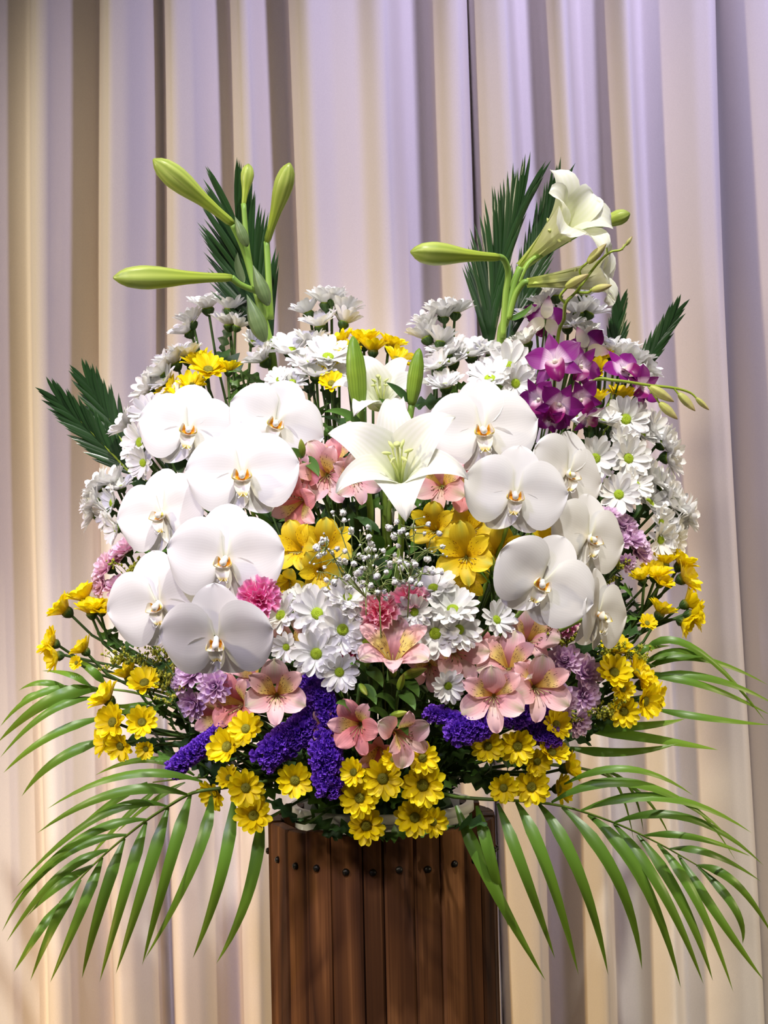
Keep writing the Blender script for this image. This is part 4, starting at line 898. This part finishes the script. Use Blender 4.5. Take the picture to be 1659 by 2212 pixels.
def dendro(px, py, r, nv, roll, label, pale=False, dy=0.0):
    rnd = random.Random(px + py * 7); n = V(*nv); Y = surf(px, py) + dy; s = r * mpp(Y)
    loc = P(px, py, Y); M = frame(loc, n, R(roll), s)
    o = root('dendrobium_orchid', M, label, 'orchid', 'purple dendrobium orchids')
    sm = D_back if pale else D_dors
    for a in (0, 128, -128):
        link('sepal', sm, o, Matrix.Rotation(R(a), 4, 'Z') @ Matrix.Translation((.05, 0, -.02)) @ Matrix.Rotation(R(rnd.uniform(-14, 4)), 4, 'Y'))
    for a in (66, -66):
        link('petal', D_pet, o, Matrix.Rotation(R(a), 4, 'Z') @ Matrix.Translation((.05, 0, .02)) @ Matrix.Rotation(R(rnd.uniform(-18, 2)), 4, 'Y'))
    link('lip', D_lip, o, Matrix.Rotation(R(180), 4, 'Z') @ Matrix.Translation((.04, 0, .02)))
    link('column', D_col, o)
    stem_to_foam(o, M, loc - n * 0.03 * s, n if n.y < 0 else V(0, .3, .9), 0.0011, M_stem, 'pedicel', rr=rnd)
for q in [(1178, 690, 50, (-.15, .15, -.85), 8, 'purple and cream orchid seen from behind at the top of its spray', True, -.02),
          (1200, 782, 64, (-.25, .15, .92), 12, 'large magenta purple orchid facing front, centre of its cluster', False, -.06),
          (1268, 752, 50, (.3, .3, -.7), -20, 'pale purple orchid turned away right of the large front one', True, -.03),
          (1252, 792, 52, (.4, .0, .8), -40, 'deep purple orchid right below the large front one', False, -.04),
          (1166, 862, 50, (-.5, -.2, .75), 20, 'purple orchid at the left bottom of the cluster by the bright orchid', False, -.05),
          (1208, 872, 54, (-.1, -.35, .85), -30, 'broad magenta orchid at the bottom middle of the purple cluster', False, -.07),
          (1252, 862, 50, (.3, -.3, .8), 30, 'purple orchid at the right bottom of the main cluster', False, -.04),
          (1190, 905, 38, (-.2, -.6, .6), 180, 'drooping purple orchid lowest in the purple cluster', False, -.05),
          (1345, 800, 52, (.25, .45, .75), 30, 'bright violet orchid left on the drooping right spray', False, -.05),
          (1385, 836, 48, (.5, -.1, .7), -60, 'violet orchid with cream base next to the drooping buds', False, -.05),
          (1268, 900, 40, (.5, -.6, .4), 100, 'slim pale purple orchid pointing down right under the cluster', True, -.04)]:
    dendro(*q)
def Sd(x, y, d=-0.04): return surf(x, y) + d
stalk('dendrobium_spray', 'upright orchid spray with olive buds in front of the lily trumpets', 'orchid spray', 'dendrobium sprays', foam(0.06, 0.0),
      [[(1190, 1050, 0.0, 4), (1195, 880, 0.03, 4), (1205, 730, .02, 4), (1218, 690, .0, 4), (1222, 655, -.03, 4), (1245, 630, -.03, 3), (1290, 570, -.03, 3), (1318, 545, -.03, 2.5), (1340, 540, -.03, 2.5), (1352, 528, -.03, 2)],
       [(1222, 655, -.03, 3), (1210, 640, -.035, 3), (1228, 618, -.04, 3)], [(1245, 632, -.03, 3), (1270, 632, -.035, 3), (1278, 626, -.04, 3)],
       [(1262, 606, -.03, 2.5), (1252, 585, -.035, 2.5), (1270, 566, -.04, 2.5)], [(1312, 550, -.03, 2), (1310, 530, -.03, 2)]],
      [(1222, 620, -.04, 1272, 592, -.05, B_dend, 1.0, 'bud'), (1278, 627, -.04, 1322, 616, -.05, B_dend, 1.0, 'bud'), (1270, 568, -.04, 1310, 526, -.05, B_dend, 1.0, 'bud'), (1352, 530, -.03, 1366, 510, -.03, B_dend, 1.0, 'bud'), (1310, 532, -.03, 1306, 502, -.03, B_dend, .9, 'bud'), (1344, 541, -.03, 1348, 526, -.03, B_dend, .8, 'bud')], (), M_rachis)
stalk('dendrobium_spray', 'drooping orchid spray with four pale buds at the right', 'orchid spray', 'dendrobium sprays', foam(0.06, 0.01),
      [[(1230, 1050, 0.0, 4), (1245, 900, -0.0, 4), (1280, 825, -.02, 4), (1330, 822, -.03, 3.5), (1400, 832, -.02, 3), (1455, 838, -.01, 3), (1490, 848, -.0, 2.5), (1506, 862, -.0, 2)],
       [(1410, 834, -.02, 2), (1405, 850, -.02, 2)], [(1455, 838, -.01, 2), (1466, 852, -.01, 2)], [(1400, 835, -.02, 2), (1425, 872, -.02, 2)]],
      [(1404, 836, -.03, 1456, 868, -.03, B_dend, 1.0, 'bud'), (1425, 870, -.03, 1464, 906, -.03, B_dend, 1.0, 'bud'), (1466, 850, -.02, 1502, 888, -.02, B_dend, 1.0, 'bud'), (1504, 860, -.01, 1532, 886, -.01, B_dend, .9, 'bud')], (), M_rachis)

# ------------------------------------------------------------------ statice
def statice(label, path, wpx, k):
    rnd = random.Random(1200 + k)
    pts = [P(x, y, surf(x, y) + d) for (x, y, d) in path]
    base = foam(0.01 * (k % 3 - 1), -0.02)
    o = root('statice', Matrix.Translation(base), label, 'statice', 'purple statice')
    Mi = Matrix.Translation(-base)
    g = Geo(); m0 = (pts[0] + base) / 2 + Vector((0, -0.02, 0.03))
    g.tube([Mi @ p for p in [base, m0] + pts], 0.0018, 5); link('stem', g.build('stem', M_stem), o)
    W = wpx * mpp(-0.15); g = Geo()
    L = sum((pts[i + 1] - pts[i]).length for i in range(len(pts) - 1))
    nfl = int(75 + L * W * 2 * 170000)
    for i in range(nfl):
        t = rnd.random() ** 0.9 * (len(pts) - 1); a = min(int(t), len(pts) - 2); f = t - a
        c = pts[a].lerp(pts[a + 1], f)
        d = Vector((rnd.gauss(0, 1), rnd.gauss(0, 1) - 0.5, rnd.gauss(0, 1) + 0.3)).normalized()
        p = c + d * W * rnd.uniform(0.70, 1.0)
        d = (d + Vector((rnd.uniform(-.4, .4), rnd.uniform(-.4, .4), rnd.uniform(-.4, .4)))).normalized()
        x = d.orthogonal().normalized(); y = d.cross(x)
        s = rnd.uniform(0.0024, 0.0038)
        v = [Mi @ (p - d * s * 1.6)]; uv = [(0.0, .5)]
        for j in range(10):
            an = j * math.pi / 5; rr = s * (1.15 if j % 2 == 0 else 0.75)
            v.append(Mi @ (p + (x * math.cos(an) + y * math.sin(an)) * rr + d * s * (0.5 if j % 2 else 0.15))); uv.append((1.0 if j % 2 == 0 else 0.8, .5))
        g.add(v, [(0, 1 + j, 1 + (j + 1) % 10) for j in range(10)], uv)
    tag(link('florets', g.build('florets', M_statice, False), o), None, None, None, 'stuff')
statice('long dark purple statice spike leaning left over the palm', [(495, 1570, .0), (430, 1618, -.01), (372, 1662, -.01)], 24, 0)
statice('bright violet statice head beneath the large pale alstroemeria', [(655, 1570, .01), (610, 1605, -.01), (572, 1640, -.02)], 34, 1)
statice('shaded purple statice head right below the large pale alstroemeria', [(680, 1530, .02), (650, 1575, .0), (618, 1615, -.0)], 34, 2)
statice('purple statice head hanging above the bucket, left of centre', [(700, 1600, .0), (705, 1640, -.01), (715, 1700, -.015)], 38, 3)
statice('tall dark purple statice spike below the white daisies', [(665, 1460, .02), (690, 1500, .01), (718, 1560, .0)], 28, 4)
statice('slim violet statice spike right of the hanging alstroemeria', [(930, 1540, .0), (975, 1552, -.005), (1010, 1560, -.01)], 18, 5)
statice('broad violet statice head under the right pink alstroemeria', [(1070, 1558, -.0), (1025, 1572, -.015), (985, 1580, -.015)], 32, 6)
statice('violet statice head below the dark anther alstroemeria', [(1165, 1530, .0), (1130, 1540, -.01), (1100, 1545, -.01)], 32, 7)
statice('violet statice tip beside the lilac chrysanthemums on the right', [(1150, 1560, .0), (1175, 1580, -.01), (1190, 1595, -.015)], 30, 8)

# ------------------------------------------------------------------ gypsophila
def blossom_mesh(k):
    rnd = random.Random(k); g = Geo()
    for i in range(16):
        d = Vector((rnd.gauss(0, 1), rnd.gauss(0, 1), rnd.gauss(0, 1) + .3)).normalized(); x = d.orthogonal().normalized(); y = d.cross(x)
        p = d * 0.75
        g.add([p + x * .4 - d * .15, p + y * .45 + d * .2, p - x * .4 + d * .1, p - y * .45 - d * .1, d * 0.25], [(0, 1, 2, 3), (0, 3, 4), (2, 1, 4)])
    g.lathe([(0, -.7), (.45, -.5), (.7, 0), (.5, .5), (0, .7)], 8)
    return g.build('blossom', M_gyp)
GB = [blossom_mesh(k) for k in range(3)]
def gyps(label, cx, cy, rx, ry, nb, foot, k):
    rnd = random.Random(1500 + k); base = foam(0.01 * k - 0.01, -0.01)
    o = root('gypsophila', Matrix.Translation(base), label, 'gypsophila', 'gypsophila sprigs')
    Mi = Matrix.Translation(-base)
    Y0 = surf(cx, cy) - 0.09
    f0 = P(foot[0], foot[1], Y0 + 0.02)
    g = Geo(); g.tube([Mi @ p for p in bez(base, base + Vector((0, -.01, .06)), f0 - Vector((0, 0, .06)), f0, 6)], 0.0009, 4)
    nodes = []
    for i in range(7):
        a = rnd.uniform(0, 6.28); q = math.sqrt(rnd.random()) * .65
        nd = P(cx + rx * q * math.cos(a), cy + ry * q * math.sin(a), Y0 + rnd.uniform(-.02, .02)); nodes.append(nd)
        md = (f0 + nd) / 2 + Vector((rnd.uniform(-.008, .008), 0, rnd.uniform(-.004, .008)))
        g.tube([Mi @ f0, Mi @ md, Mi @ nd], [0.0008, .0007, .0006], 4, False)
    for i in range(nb):
        a = rnd.uniform(0, 6.28); q = math.sqrt(rnd.random())
        p = P(cx + rx * q * math.cos(a), cy + ry * q * math.sin(a), Y0 + rnd.uniform(-.035, .02))
        nd = min(nodes, key=lambda z: (z - p).length)
        md = (nd + p) / 2 + Vector((rnd.uniform(-.004, .004), 0, rnd.uniform(-.003, .003)))
        g.tube([Mi @ nd, Mi @ md, Mi @ p], [0.0006, .0005, .0004], 4, False)
        s = rnd.choice([2.6, 3.0, 5.5, 7, 8, 9.5]) * mpp(Y0)
        link('blossom', GB[i % 3], o, Mi @ Matrix.Translation(p) @ Euler((rnd.uniform(0, 6), rnd.uniform(0, 6), 0)).to_matrix().to_4x4() @ Matrix.Scale(s, 4))
    link('branch', g.build('branch', M_gypstem), o)
gyps('airy white gypsophila sprig in front of the left yellow alstroemeria', 735, 1190, 75, 95, 52, (790, 1290), 0)
gyps('airy white gypsophila sprig at the right of the dark hollow', 895, 1190, 72, 85, 52, (885, 1250), 1)
gyps('white gypsophila sprig low in the middle of the hollow', 815, 1235, 55, 65, 40, (820, 1300), 2)

# ------------------------------------------------------------------ goldenrod
def goldenrod(label, path, k):
    rnd = random.Random(1700 + k)
    pts = [P(x, y, surf(x, y) + 0.0) for (x, y) in path]; base = foam(0.02 * (1 if path[0][0] > 826 else -1), 0.0)
    o = root('goldenrod', Matrix.Translation(base), label, 'goldenrod', 'goldenrod sprigs'); Mi = Matrix.Translation(-base)
    g = Geo(); g.tube([Mi @ p for p in [base, (base + pts[0]) / 2 + Vector((0, 0, .03))] + pts], 0.0011, 4)
    b = Geo()
    for i in range(26):
        t = rnd.random() * (len(pts) - 1); a = min(int(t), len(pts) - 2); c = pts[a].lerp(pts[a + 1], t - a)
        e = c + Vector((rnd.uniform(-.02, .02), rnd.uniform(-.02, .01), rnd.uniform(-.004, .018)))
        g.tube([Mi @ c, Mi @ ((c + e) / 2 + Vector((0, 0, .003))), Mi @ e], .0004, 3, False)
        for j in range(9):
            p = c.lerp(e, rnd.uniform(.2, 1)) + Vector((rnd.uniform(-.002, .002), rnd.uniform(-.002, .002), rnd.uniform(0, .003)))
            s = rnd.uniform(.0009, .0017)
            b.add([Mi @ (p + Vector(q) * s) for q in ((1, 0, 0), (-1, 0, 0), (0, 1, 0), (0, -1, 0), (0, 0, 1.5), (0, 0, -1.2))], [(0, 2, 4), (2, 1, 4), (1, 3, 4), (3, 0, 4), (2, 0, 5), (1, 2, 5), (3, 1, 5), (0, 3, 5)])
    link('branch', g.build('branch', M_stem), o)
    tag(link('florets', b.build('florets', M_soli, False), o), None, None, None, 'stuff')
goldenrod('feathery yellow green goldenrod arching below the tilted left orchid', [(390, 1480), (350, 1420), (320, 1385), (290, 1390)], 0)
goldenrod('goldenrod sprig among the lower left yellow flowers', [(380, 1500), (320, 1440), (270, 1425), (240, 1445)], 1)
goldenrod('goldenrod sprig hanging into the lower left greenery', [(400, 1560), (370, 1500), (345, 1460), (330, 1500)], 2)
goldenrod('goldenrod sprig tucked behind the pink chrysanthemums on the left', [(340, 1320), (300, 1270), (280, 1240), (270, 1245)], 3)
goldenrod('goldenrod tip pointing right above the right palm', [(1300, 1420), (1340, 1420), (1380, 1425), (1415, 1440)], 4)
goldenrod('goldenrod sprig behind the narrow sideways orchid', [(1260, 1370), (1290, 1290), (1320, 1240), (1350, 1215)], 5)
goldenrod('small goldenrod sprig left of the narrow sideways orchid', [(1220, 1420), (1212, 1390), (1210, 1365)], 6)
goldenrod('dark goldenrod sprig by the lowest lilac flower on the right', [(1230, 1560), (1290, 1545), (1340, 1560)], 7)

# ------------------------------------------------------------------ palm fronds
PPROF = lambda t: min(1.0, 0.22 + 3.2 * t) * (1 - t ** 2.6) ** 0.9 if t < 1 else 0.0
def palm(label, rach, leaflets, k, yr, wscale=1.0):
    """rach: [(px,py,Y)], leaflets: (base, mid, tip[, width px]); depth eases from the rachis outward"""
    rnd = random.Random(2000 + k)
    base = foam(0.05 * (1 if rach[0][0] > 826 else -1), -0.03)
    o = root('palm_frond', Matrix.Translation(base), label, 'palm frond', 'palm fronds'); Mi = Matrix.Translation(-base)
    w = [P(*q) for q in rach]
    pts = []
    for i in range(len(w) - 1):
        a0 = w[max(i - 1, 0)]; b0 = w[i]; c0 = w[i + 1]; d0 = w[min(i + 2, len(w) - 1)]
        for j in range(4):
            t = j / 4
            pts.append(0.5 * ((2 * b0) + (c0 - a0) * t + (2 * a0 - 5 * b0 + 4 * c0 - d0) * t * t + (3 * b0 - a0 - 3 * c0 + d0) * t ** 3))
    pts.append(w[-1])
    n = len(pts)
    m1 = base + Vector((0, 0, 0.04)); allp = bez(base, m1, pts[0] - (pts[1] - pts[0]).normalized() * .04, pts[0], 5)[:-1] + pts
    g = Geo(); g.tube([Mi @ p for p in allp], [0.0024 - 0.0017 * i / (len(allp) - 1) for i in range(len(allp))], 6)
    link('rachis', g.build('rachis', M_prachis), o)
    rx = [q[0] for q in rach]; 
    for L in leaflets:
        b, m, t = L[:3]; wp = (L[3] if len(L) > 3 else 12.5) * wscale
        # depth of the leaflet base: that of the nearest rachis point
        j = min(range(len(rach)), key=lambda q: (rach[q][0] - b[0]) ** 2 + (rach[q][1] - b[1]) ** 2)
        Yb = rach[j][2] + rnd.uniform(-.004, .004)
        p0 = P(b[0], b[1], Yb); pm = P(m[0], m[1], Yb + yr[0] + rnd.uniform(-.008, .008)); p1 = P(t[0], t[1], Yb + yr[1] + rnd.uniform(-.015, .015))
        c = pm * 2 - (p0 + p1) * 0.5
        K = 12
        pp = [p0 * (1 - s) ** 2 + c * 2 * s * (1 - s) + p1 * s * s for s in [i / K for i in range(K + 1)]]
        face = ((CAM - pm).normalized() + Vector((rnd.uniform(-.25, .25), 0, 0.45 + rnd.uniform(-.2, .2)))).normalized()
        link('leaflet', strip([Mi @ p for p in pp], wp * mpp(Yb), face, M_palm, -0.28, 'leaflet', 5, prof=PPROF), o)
palm('large palm frond fanning down at the lower left', [(560, 1690, -.13), (480, 1702, -.14), (416, 1713, -.145), (363, 1742, -.14), (318, 1771, -.13), (269, 1809, -.115), (221, 1850, -.10), (174, 1897, -.085), (128, 1950, -.07)],
     [((564, 1740), (540, 1915), (467, 2082), 14), ((506, 1715), (478, 1888), (416, 2071), 14), ((456, 1718), (418, 1862), (311, 2075), 14), ((412, 1716), (366, 1868), (307, 2086), 14), ((363, 1744), (314, 1901), (250, 2104), 14), ((316, 1775), (271, 1919), (215, 2122), 13), ((269, 1811), (219, 1955), (177, 2114), 13), ((221, 1852), (172, 1973), (108, 2123), 12), ((174, 1900), (114, 1999), (65, 2120), 12), ((128, 1951), (78, 2020), (29, 2100), 10),
      ((438, 1688), (272, 1673), (101, 1748), 11), ((405, 1716), (250, 1712), (80, 1800), 12), ((362, 1741), (214, 1762), (36, 1915), 11), ((318, 1770), (172, 1812), (22, 1955), 11), ((275, 1803), (122, 1856), (4, 2013), 11), ((235, 1835), (122, 1896), (14, 2035), 11), ((203, 1867), (118, 1919), (54, 1985), 10)], 0, (-.03, .015))
palm('thin palm frond crossing behind the lower left one', [(520, 1680, -.03), (420, 1680, -.02), (330, 1690, -.01)],
     [((400, 1680), (330, 1672), (215, 1680), 8), ((318, 1690), (225, 1745), (127, 1832), 9), ((345, 1700), (260, 1775), (181, 1868), 8), ((400, 1690), (330, 1730), (250, 1800), 7), ((420, 1675), (320, 1640), (205, 1675), 9)], 1, (.01, .04))
palm('palm frond sweeping out at the left under the yellow flowers', [(430, 1560, -.06), (360, 1520, -.05), (290, 1496, -.04), (217, 1488, -.03), (156, 1490, -.02), (110, 1500, -.01)],
     [((203, 1486), (152, 1456), (90, 1449), 9), ((156, 1490), (90, 1474), (40, 1492), 8), ((217, 1489), (108, 1512), (-5, 1604), 15), ((203, 1507), (101, 1539), (0, 1637), 10), ((224, 1550), (108, 1590), (7, 1670), 10), ((235, 1596), (123, 1641), (47, 1720), 12), ((231, 1478), (195, 1445), (150, 1415), 10), ((123, 1496), (60, 1505), (34, 1539), 7), ((180, 1489), (80, 1500), (0, 1570), 9), ((330, 1515), (280, 1525), (240, 1520), 8), ((340, 1535), (280, 1535), (225, 1548), 8)], 2, (-.025, .02))
palm('large palm frond fanning down at the lower right', [(985, 1722, -.14), (1060, 1727, -.15), (1107, 1729, -.15), (1214, 1741, -.14), (1326, 1777, -.12), (1421, 1821, -.10), (1504, 1868, -.08)],
     [((985, 1740), (1062, 1908), (1179, 2119), 15), ((1030, 1740), (1062, 1860), (1099, 2003), 14), ((1075, 1735), (1134, 1888), (1199, 2071), 13), ((1115, 1732), (1182, 1876), (1250, 2107), 14), ((1163, 1735), (1250, 1884), (1314, 2107), 14), ((1214, 1743), (1330, 1892), (1387, 2095), 14), ((1270, 1760), (1385, 1896), (1471, 2135), 14), ((1326, 1779), (1433, 1928), (1520, 2127), 13), ((1377, 1803), (1472, 1944), (1540, 2119), 13), ((1421, 1823), (1510, 1952), (1584, 2143), 12), ((1465, 1847), (1556, 1985), (1651, 2119), 11), ((1508, 1872), (1588, 1962), (1604, 2039), 10),
      ((1218, 1694), (1357, 1660), (1497, 1718), 9), ((1191, 1733), (1377, 1692), (1572, 1805), 12), ((1254, 1751), (1440, 1722), (1625, 1800), 12), ((1326, 1777), (1490, 1767), (1650, 1870), 10), ((1389, 1805), (1498, 1808), (1622, 1850), 8), ((1445, 1833), (1540, 1845), (1645, 1905), 9), ((1504, 1869), (1590, 1908), (1668, 2020), 10)], 3, (-.03, .015))
palm('palm frond sweeping out at the right above the fanning one', [(1250, 1520, -.05), (1320, 1480, -.04), (1390, 1455, -.03), (1460, 1458, -.02), (1530, 1470, -.01)],
     [((1405, 1459), (1536, 1465), (1675, 1522), 10), ((1400, 1462), (1520, 1480), (1665, 1545), 9), ((1389, 1451), (1500, 1420), (1660, 1480), 9), ((1381, 1420), (1490, 1394), (1655, 1560), 9), ((1380, 1440), (1470, 1405), (1560, 1440), 9), ((1413, 1531), (1536, 1551), (1665, 1566), 9), ((1360, 1415), (1400, 1398), (1450, 1395), 9)], 4, (-.02, .02))
palm('straight palm blades spreading right under the yellow flowers', [(1180, 1600, -.06), (1215, 1595, -.06), (1245, 1590, -.06)],
     [((1245, 1568), (1377, 1568), (1481, 1552), 11), ((1240, 1572), (1405, 1594), (1552, 1620), 12), ((1225, 1614), (1345, 1624), (1465, 1606), 11)], 5, (-.01, .01))
palm('thin palm frond with drooping tips behind the right one', [(1230, 1655, .0), (1290, 1668, .02), (1340, 1690, .03), (1420, 1730, .05)],
     [((1270, 1665), (1330, 1690), (1369, 1817), 4), ((1340, 1690), (1400, 1730), (1450, 1815), 4), ((1300, 1668), (1360, 1700), (1390, 1800), 4), ((1420, 1730), (1500, 1745), (1590, 1860), 4)], 6, (.0, .03))

# ------------------------------------------------------------------ cycad fronds
def cycad(label, p_base, p_tip, Yb, Yt, nl, L0, spread, k, lead=0.0, one_side=0, start=0.05):
    rnd = random.Random(2300 + k)
    base = foam(0.03 * (1 if p_base[0] > 826 else -1), 0.03)
    o = root('cycad_frond', Matrix.Translation(base), label, 'cycad frond', 'cycad fronds'); Mi = Matrix.Translation(-base)
    a, b = P(*p_base, Yb), P(*p_tip, Yt); c = (a + b) / 2 + Vector((lead, 0.01, 0))
    pts = [a * (1 - s) ** 2 + c * 2 * s * (1 - s) + b * s * s for s in [i / 12 for i in range(13)]]
    g = Geo(); allp = bez(base, base + Vector((0, 0.01, .1)), a - (pts[1] - pts[0]).normalized() * .05, a, 5)[:-1] + pts
    g.tube([Mi @ p for p in allp], [0.0022 - 0.0015 * i / (len(allp) - 1) for i in range(len(allp))], 5); link('rachis', g.build('rachis', M_rachis), o)
    for i in range(nl):
        s = start + (0.97 - start) * i / (nl - 1)
        p = a * (1 - s) ** 2 + c * 2 * s * (1 - s) + b * s * s
        tg = ((b - c) * s + (c - a) * (1 - s)).normalized()
        side = tg.cross(Vector((0, 1, 0))).normalized()
        L = L0 * mpp(Yb) * (0.55 + 0.45 * math.sin(math.pi * (0.25 + 0.6 * s))) * rnd.uniform(.92, 1.05)
        for sg in (-1, 1):
            if one_side and sg != one_side: continue
            an = R(spread * (1 - 0.55 * s) + rnd.uniform(-2, 2))
            d = (tg * math.cos(an) + side * sg * math.sin(an) + Vector((0, -0.12 + rnd.uniform(-.06, .06), 0))).normalized()
            e = p + d * L
            m = p + d * L * 0.5 - side * sg * L * 0.05
            pp = [p * (1 - q) ** 2 + m * 2 * q * (1 - q) + e * q * q for q in [j / 6 for j in range(7)]]
            link('leaflet', strip([Mi @ z for z in pp], 5.6 * mpp(Yb), Vector((sg * .35 * side.x, -1, .35)), M_cycas, -0.35, 'leaflet', 3, prof=lambda t: min(1, .5 + 3 * t) * (1 - t ** 4) ** .8), o)
cycad('dark cycad frond behind the left lily buds', (590, 770), (516, 500), 0.05, 0.06, 30, 215, 25, 0, -0.005)
cycad('dark cycad frond standing tall at the right, left of the lily stems', (1060, 790), (1105, 500), 0.05, 0.06, 34, 230, 15, 1, -0.018)
cycad('dark cycad frond leaning right behind the lily trumpet', (1090, 760), (1180, 480), 0.06, 0.08, 28, 190, 13, 2, 0.0)
cycad('dark cycad frond with yellow rib at the far left', (290, 1030), (143, 878), 0.06, 0.05, 18, 110, 26, 3)
cycad('upright dark cycad frond tip at the far left', (300, 1020), (205, 850), 0.08, 0.09, 18, 120, 24, 4)
cycad('dark cycad frond tip poking up behind the right white cluster', (1320, 860), (1335, 690), 0.08, 0.10, 10, 100, 18, 5, 0, 0, 0.3)
cycad('dark cycad frond tip pointing to the upper right', (1340, 880), (1440, 705), 0.08, 0.09, 9, 110, 16, 6, 0, 0, 0.3)

# ------------------------------------------------------------------ leafy sprigs
def lobed(t):
    return (0.10 * (1 - t) + math.sin(math.pi * t ** 0.8) ** 0.8) * (0.72 + 0.38 * math.sin(t * 21)) if t < 0.97 else 0.0
LEAF_A = [petal('leaf', m_, 1.0, lambda t: 0.30 * lobed(t), [(0, 25), (0.5, 5), (1, -30)], 0.1, 0.15, 0.02, 2, 0, 18, 5, seed=k) for k, m_ in enumerate((M_leaf, M_leaf, M_leaf2))]
LEAF_B = [petal('leaf', m_, 1.0, lance(0.14, 0.2), [(0, 30), (0.5, 5), (1, -35)], 0.1, 0.15, 0.01, 2, 0, 10, 5, seed=k) for k, m_ in enumerate((M_leaf, M_leaf2))]
def sprig(px, py, dy, label, k, lens=(50, 95), nl=8, kind='A'):
    rnd = random.Random(2600 + k)
    Y = surf(px, py) + dy
    p0 = P(px, py, Y); base = foam(0.05 * max(-1, min(1, (px - 826) / 400)), 0.0)
    o = root('leaf_sprig', Matrix.Translation(base), label, 'foliage', 'leafy green sprigs'); Mi = Matrix.Translation(-base)
    hgt = p0.z - base.z
    pts = bez(base, base + Vector((0, 0, max(.03, .4 * hgt))), p0 - (p0 - base) * .25 + Vector((0, 0, -.02)), p0, 8)
    g = Geo(); g.tube([Mi @ p for p in pts], 0.0014, 5, False); link('stem', g.build('stem', M_stem), o)
    for i in range(nl):
        t = 0.5 + 0.5 * i / (nl - 1); a = min(int(t * 8), 7); p = pts[a].lerp(pts[a + 1], t * 8 - a)
        d = Vector((rnd.uniform(-1, 1), rnd.uniform(-.9, .25), rnd.uniform(-.5, .7))).normalized()
        n_ = (Vector((0, -.6, .7)) + Vector((rnd.uniform(-.4, .4), rnd.uniform(-.4, .4), rnd.uniform(-.4, .4)))).normalized()
        y = n_.cross(d).normalized(); z = d.cross(y)
        L = rnd.uniform(*lens) * mpp(Y)
        m = Matrix(((d.x, y.x, z.x, p.x), (d.y, y.y, z.y, p.y), (d.z, y.z, z.z, p.z), (0, 0, 0, 1))) @ Matrix.Scale(L, 4)
        link('leaf', rnd.choice(LEAF_A if kind == 'A' else LEAF_B), o, Mi @ m)
ZONES = [
 ('dark leafy sprig among the white flowers under the left lily buds', [(480, 760), (520, 800), (560, 830), (500, 850)], .03, 'A'),
 ('dark leafy sprig behind the flowers above the second orchid', [(620, 850), (680, 860), (730, 870), (760, 930)], .04, 'A'),
 ('dark leafy sprig behind the white row above the bright right orchid', [(960, 870), (1010, 830), (1080, 860), (930, 930)], .04, 'A'),
 ('dark leafy sprig in the shade below the purple orchids', [(1280, 930), (1310, 960), (1330, 1020), (1300, 1060), (1390, 1010), (1370, 1100), (1330, 1150), (1260, 900)], .06, 'A'),
 ('dark leafy sprig behind the left orchids', [(330, 960), (330, 1020), (380, 1050), (300, 1240), (400, 1290), (380, 1150)], .05, 'A'),
 ('broad dark leafy sprig in the hollow behind the gypsophila', [(560, 1110), (590, 1150), (780, 1120), (820, 1150), (870, 1110), (760, 1230), (850, 1230), (920, 1190), (800, 1280), (1060, 1280), (1090, 1240)], .06, 'B'),
 ('dark leafy sprig between the lower pink flowers', [(480, 1420), (540, 1420), (800, 1480), (860, 1500), (920, 1500), (960, 1450), (1010, 1540), (1120, 1390)], .05, 'B'),
 ('dark leafy sprig beneath the statice at the bottom', [(440, 1640), (520, 1640), (580, 1690), (660, 1640), (760, 1620), (860, 1680), (960, 1640), (1000, 1680), (1060, 1660), (1130, 1650), (960, 1600), (600, 1650)], .05, 'A'),
 ('airy leafy sprig among the lower left yellow flowers', [(230, 1370), (270, 1400), (360, 1450), (330, 1530), (380, 1580), (320, 1600), (390, 1640)], .03, 'A'),
 ('airy leafy sprig among the right yellow flowers', [(1340, 1270), (1370, 1300), (1390, 1330), (1340, 1370), (1330, 1480), (1290, 1540), (1390, 1270), (1310, 1320)], .03, 'A'),
 ('leafy sprig hanging over the bucket rim', [(640, 1775), (760, 1800), (832, 1812), (985, 1785)], .0, 'A'),
 ('large dark leafy sprig deep behind the lily and alstroemeria', [(760, 1060), (850, 1090), (930, 1090), (700, 1130), (880, 1150), (800, 1170), (1000, 1120), (600, 1060), (660, 940), (920, 1010)], .13, 'C'),
 ('large dark leafy sprig deep behind the front white daisies', [(740, 1240), (830, 1260), (900, 1270), (1040, 1280), (600, 1240), (560, 1360), (1080, 1330), (840, 1330)], .13, 'C'),
 ('large dark leafy sprig deep behind the right white flowers', [(1270, 960), (1320, 1060), (1380, 1000), (1290, 1130), (1230, 950)], .10, 'C'),
 ('large dark leafy sprig deep behind the left orchids', [(420, 1020), (330, 1080), (410, 1180), (450, 1120), (340, 960)], .10, 'C'),
]
sk = 0
for lab, spots, dy, kd in ZONES:
    rk = ranked(spots)
    for i, (px, py) in enumerate(spots):
        sk += 1
        r_ = rk[i]
        sprig(px, py, dy, f'{lab}, {r_}' if r_ else lab, sk, {'A': (50, 90), 'B': (60, 110), 'C': (90, 150)}[kd], 5 if 'hanging' in lab else 8, kd)
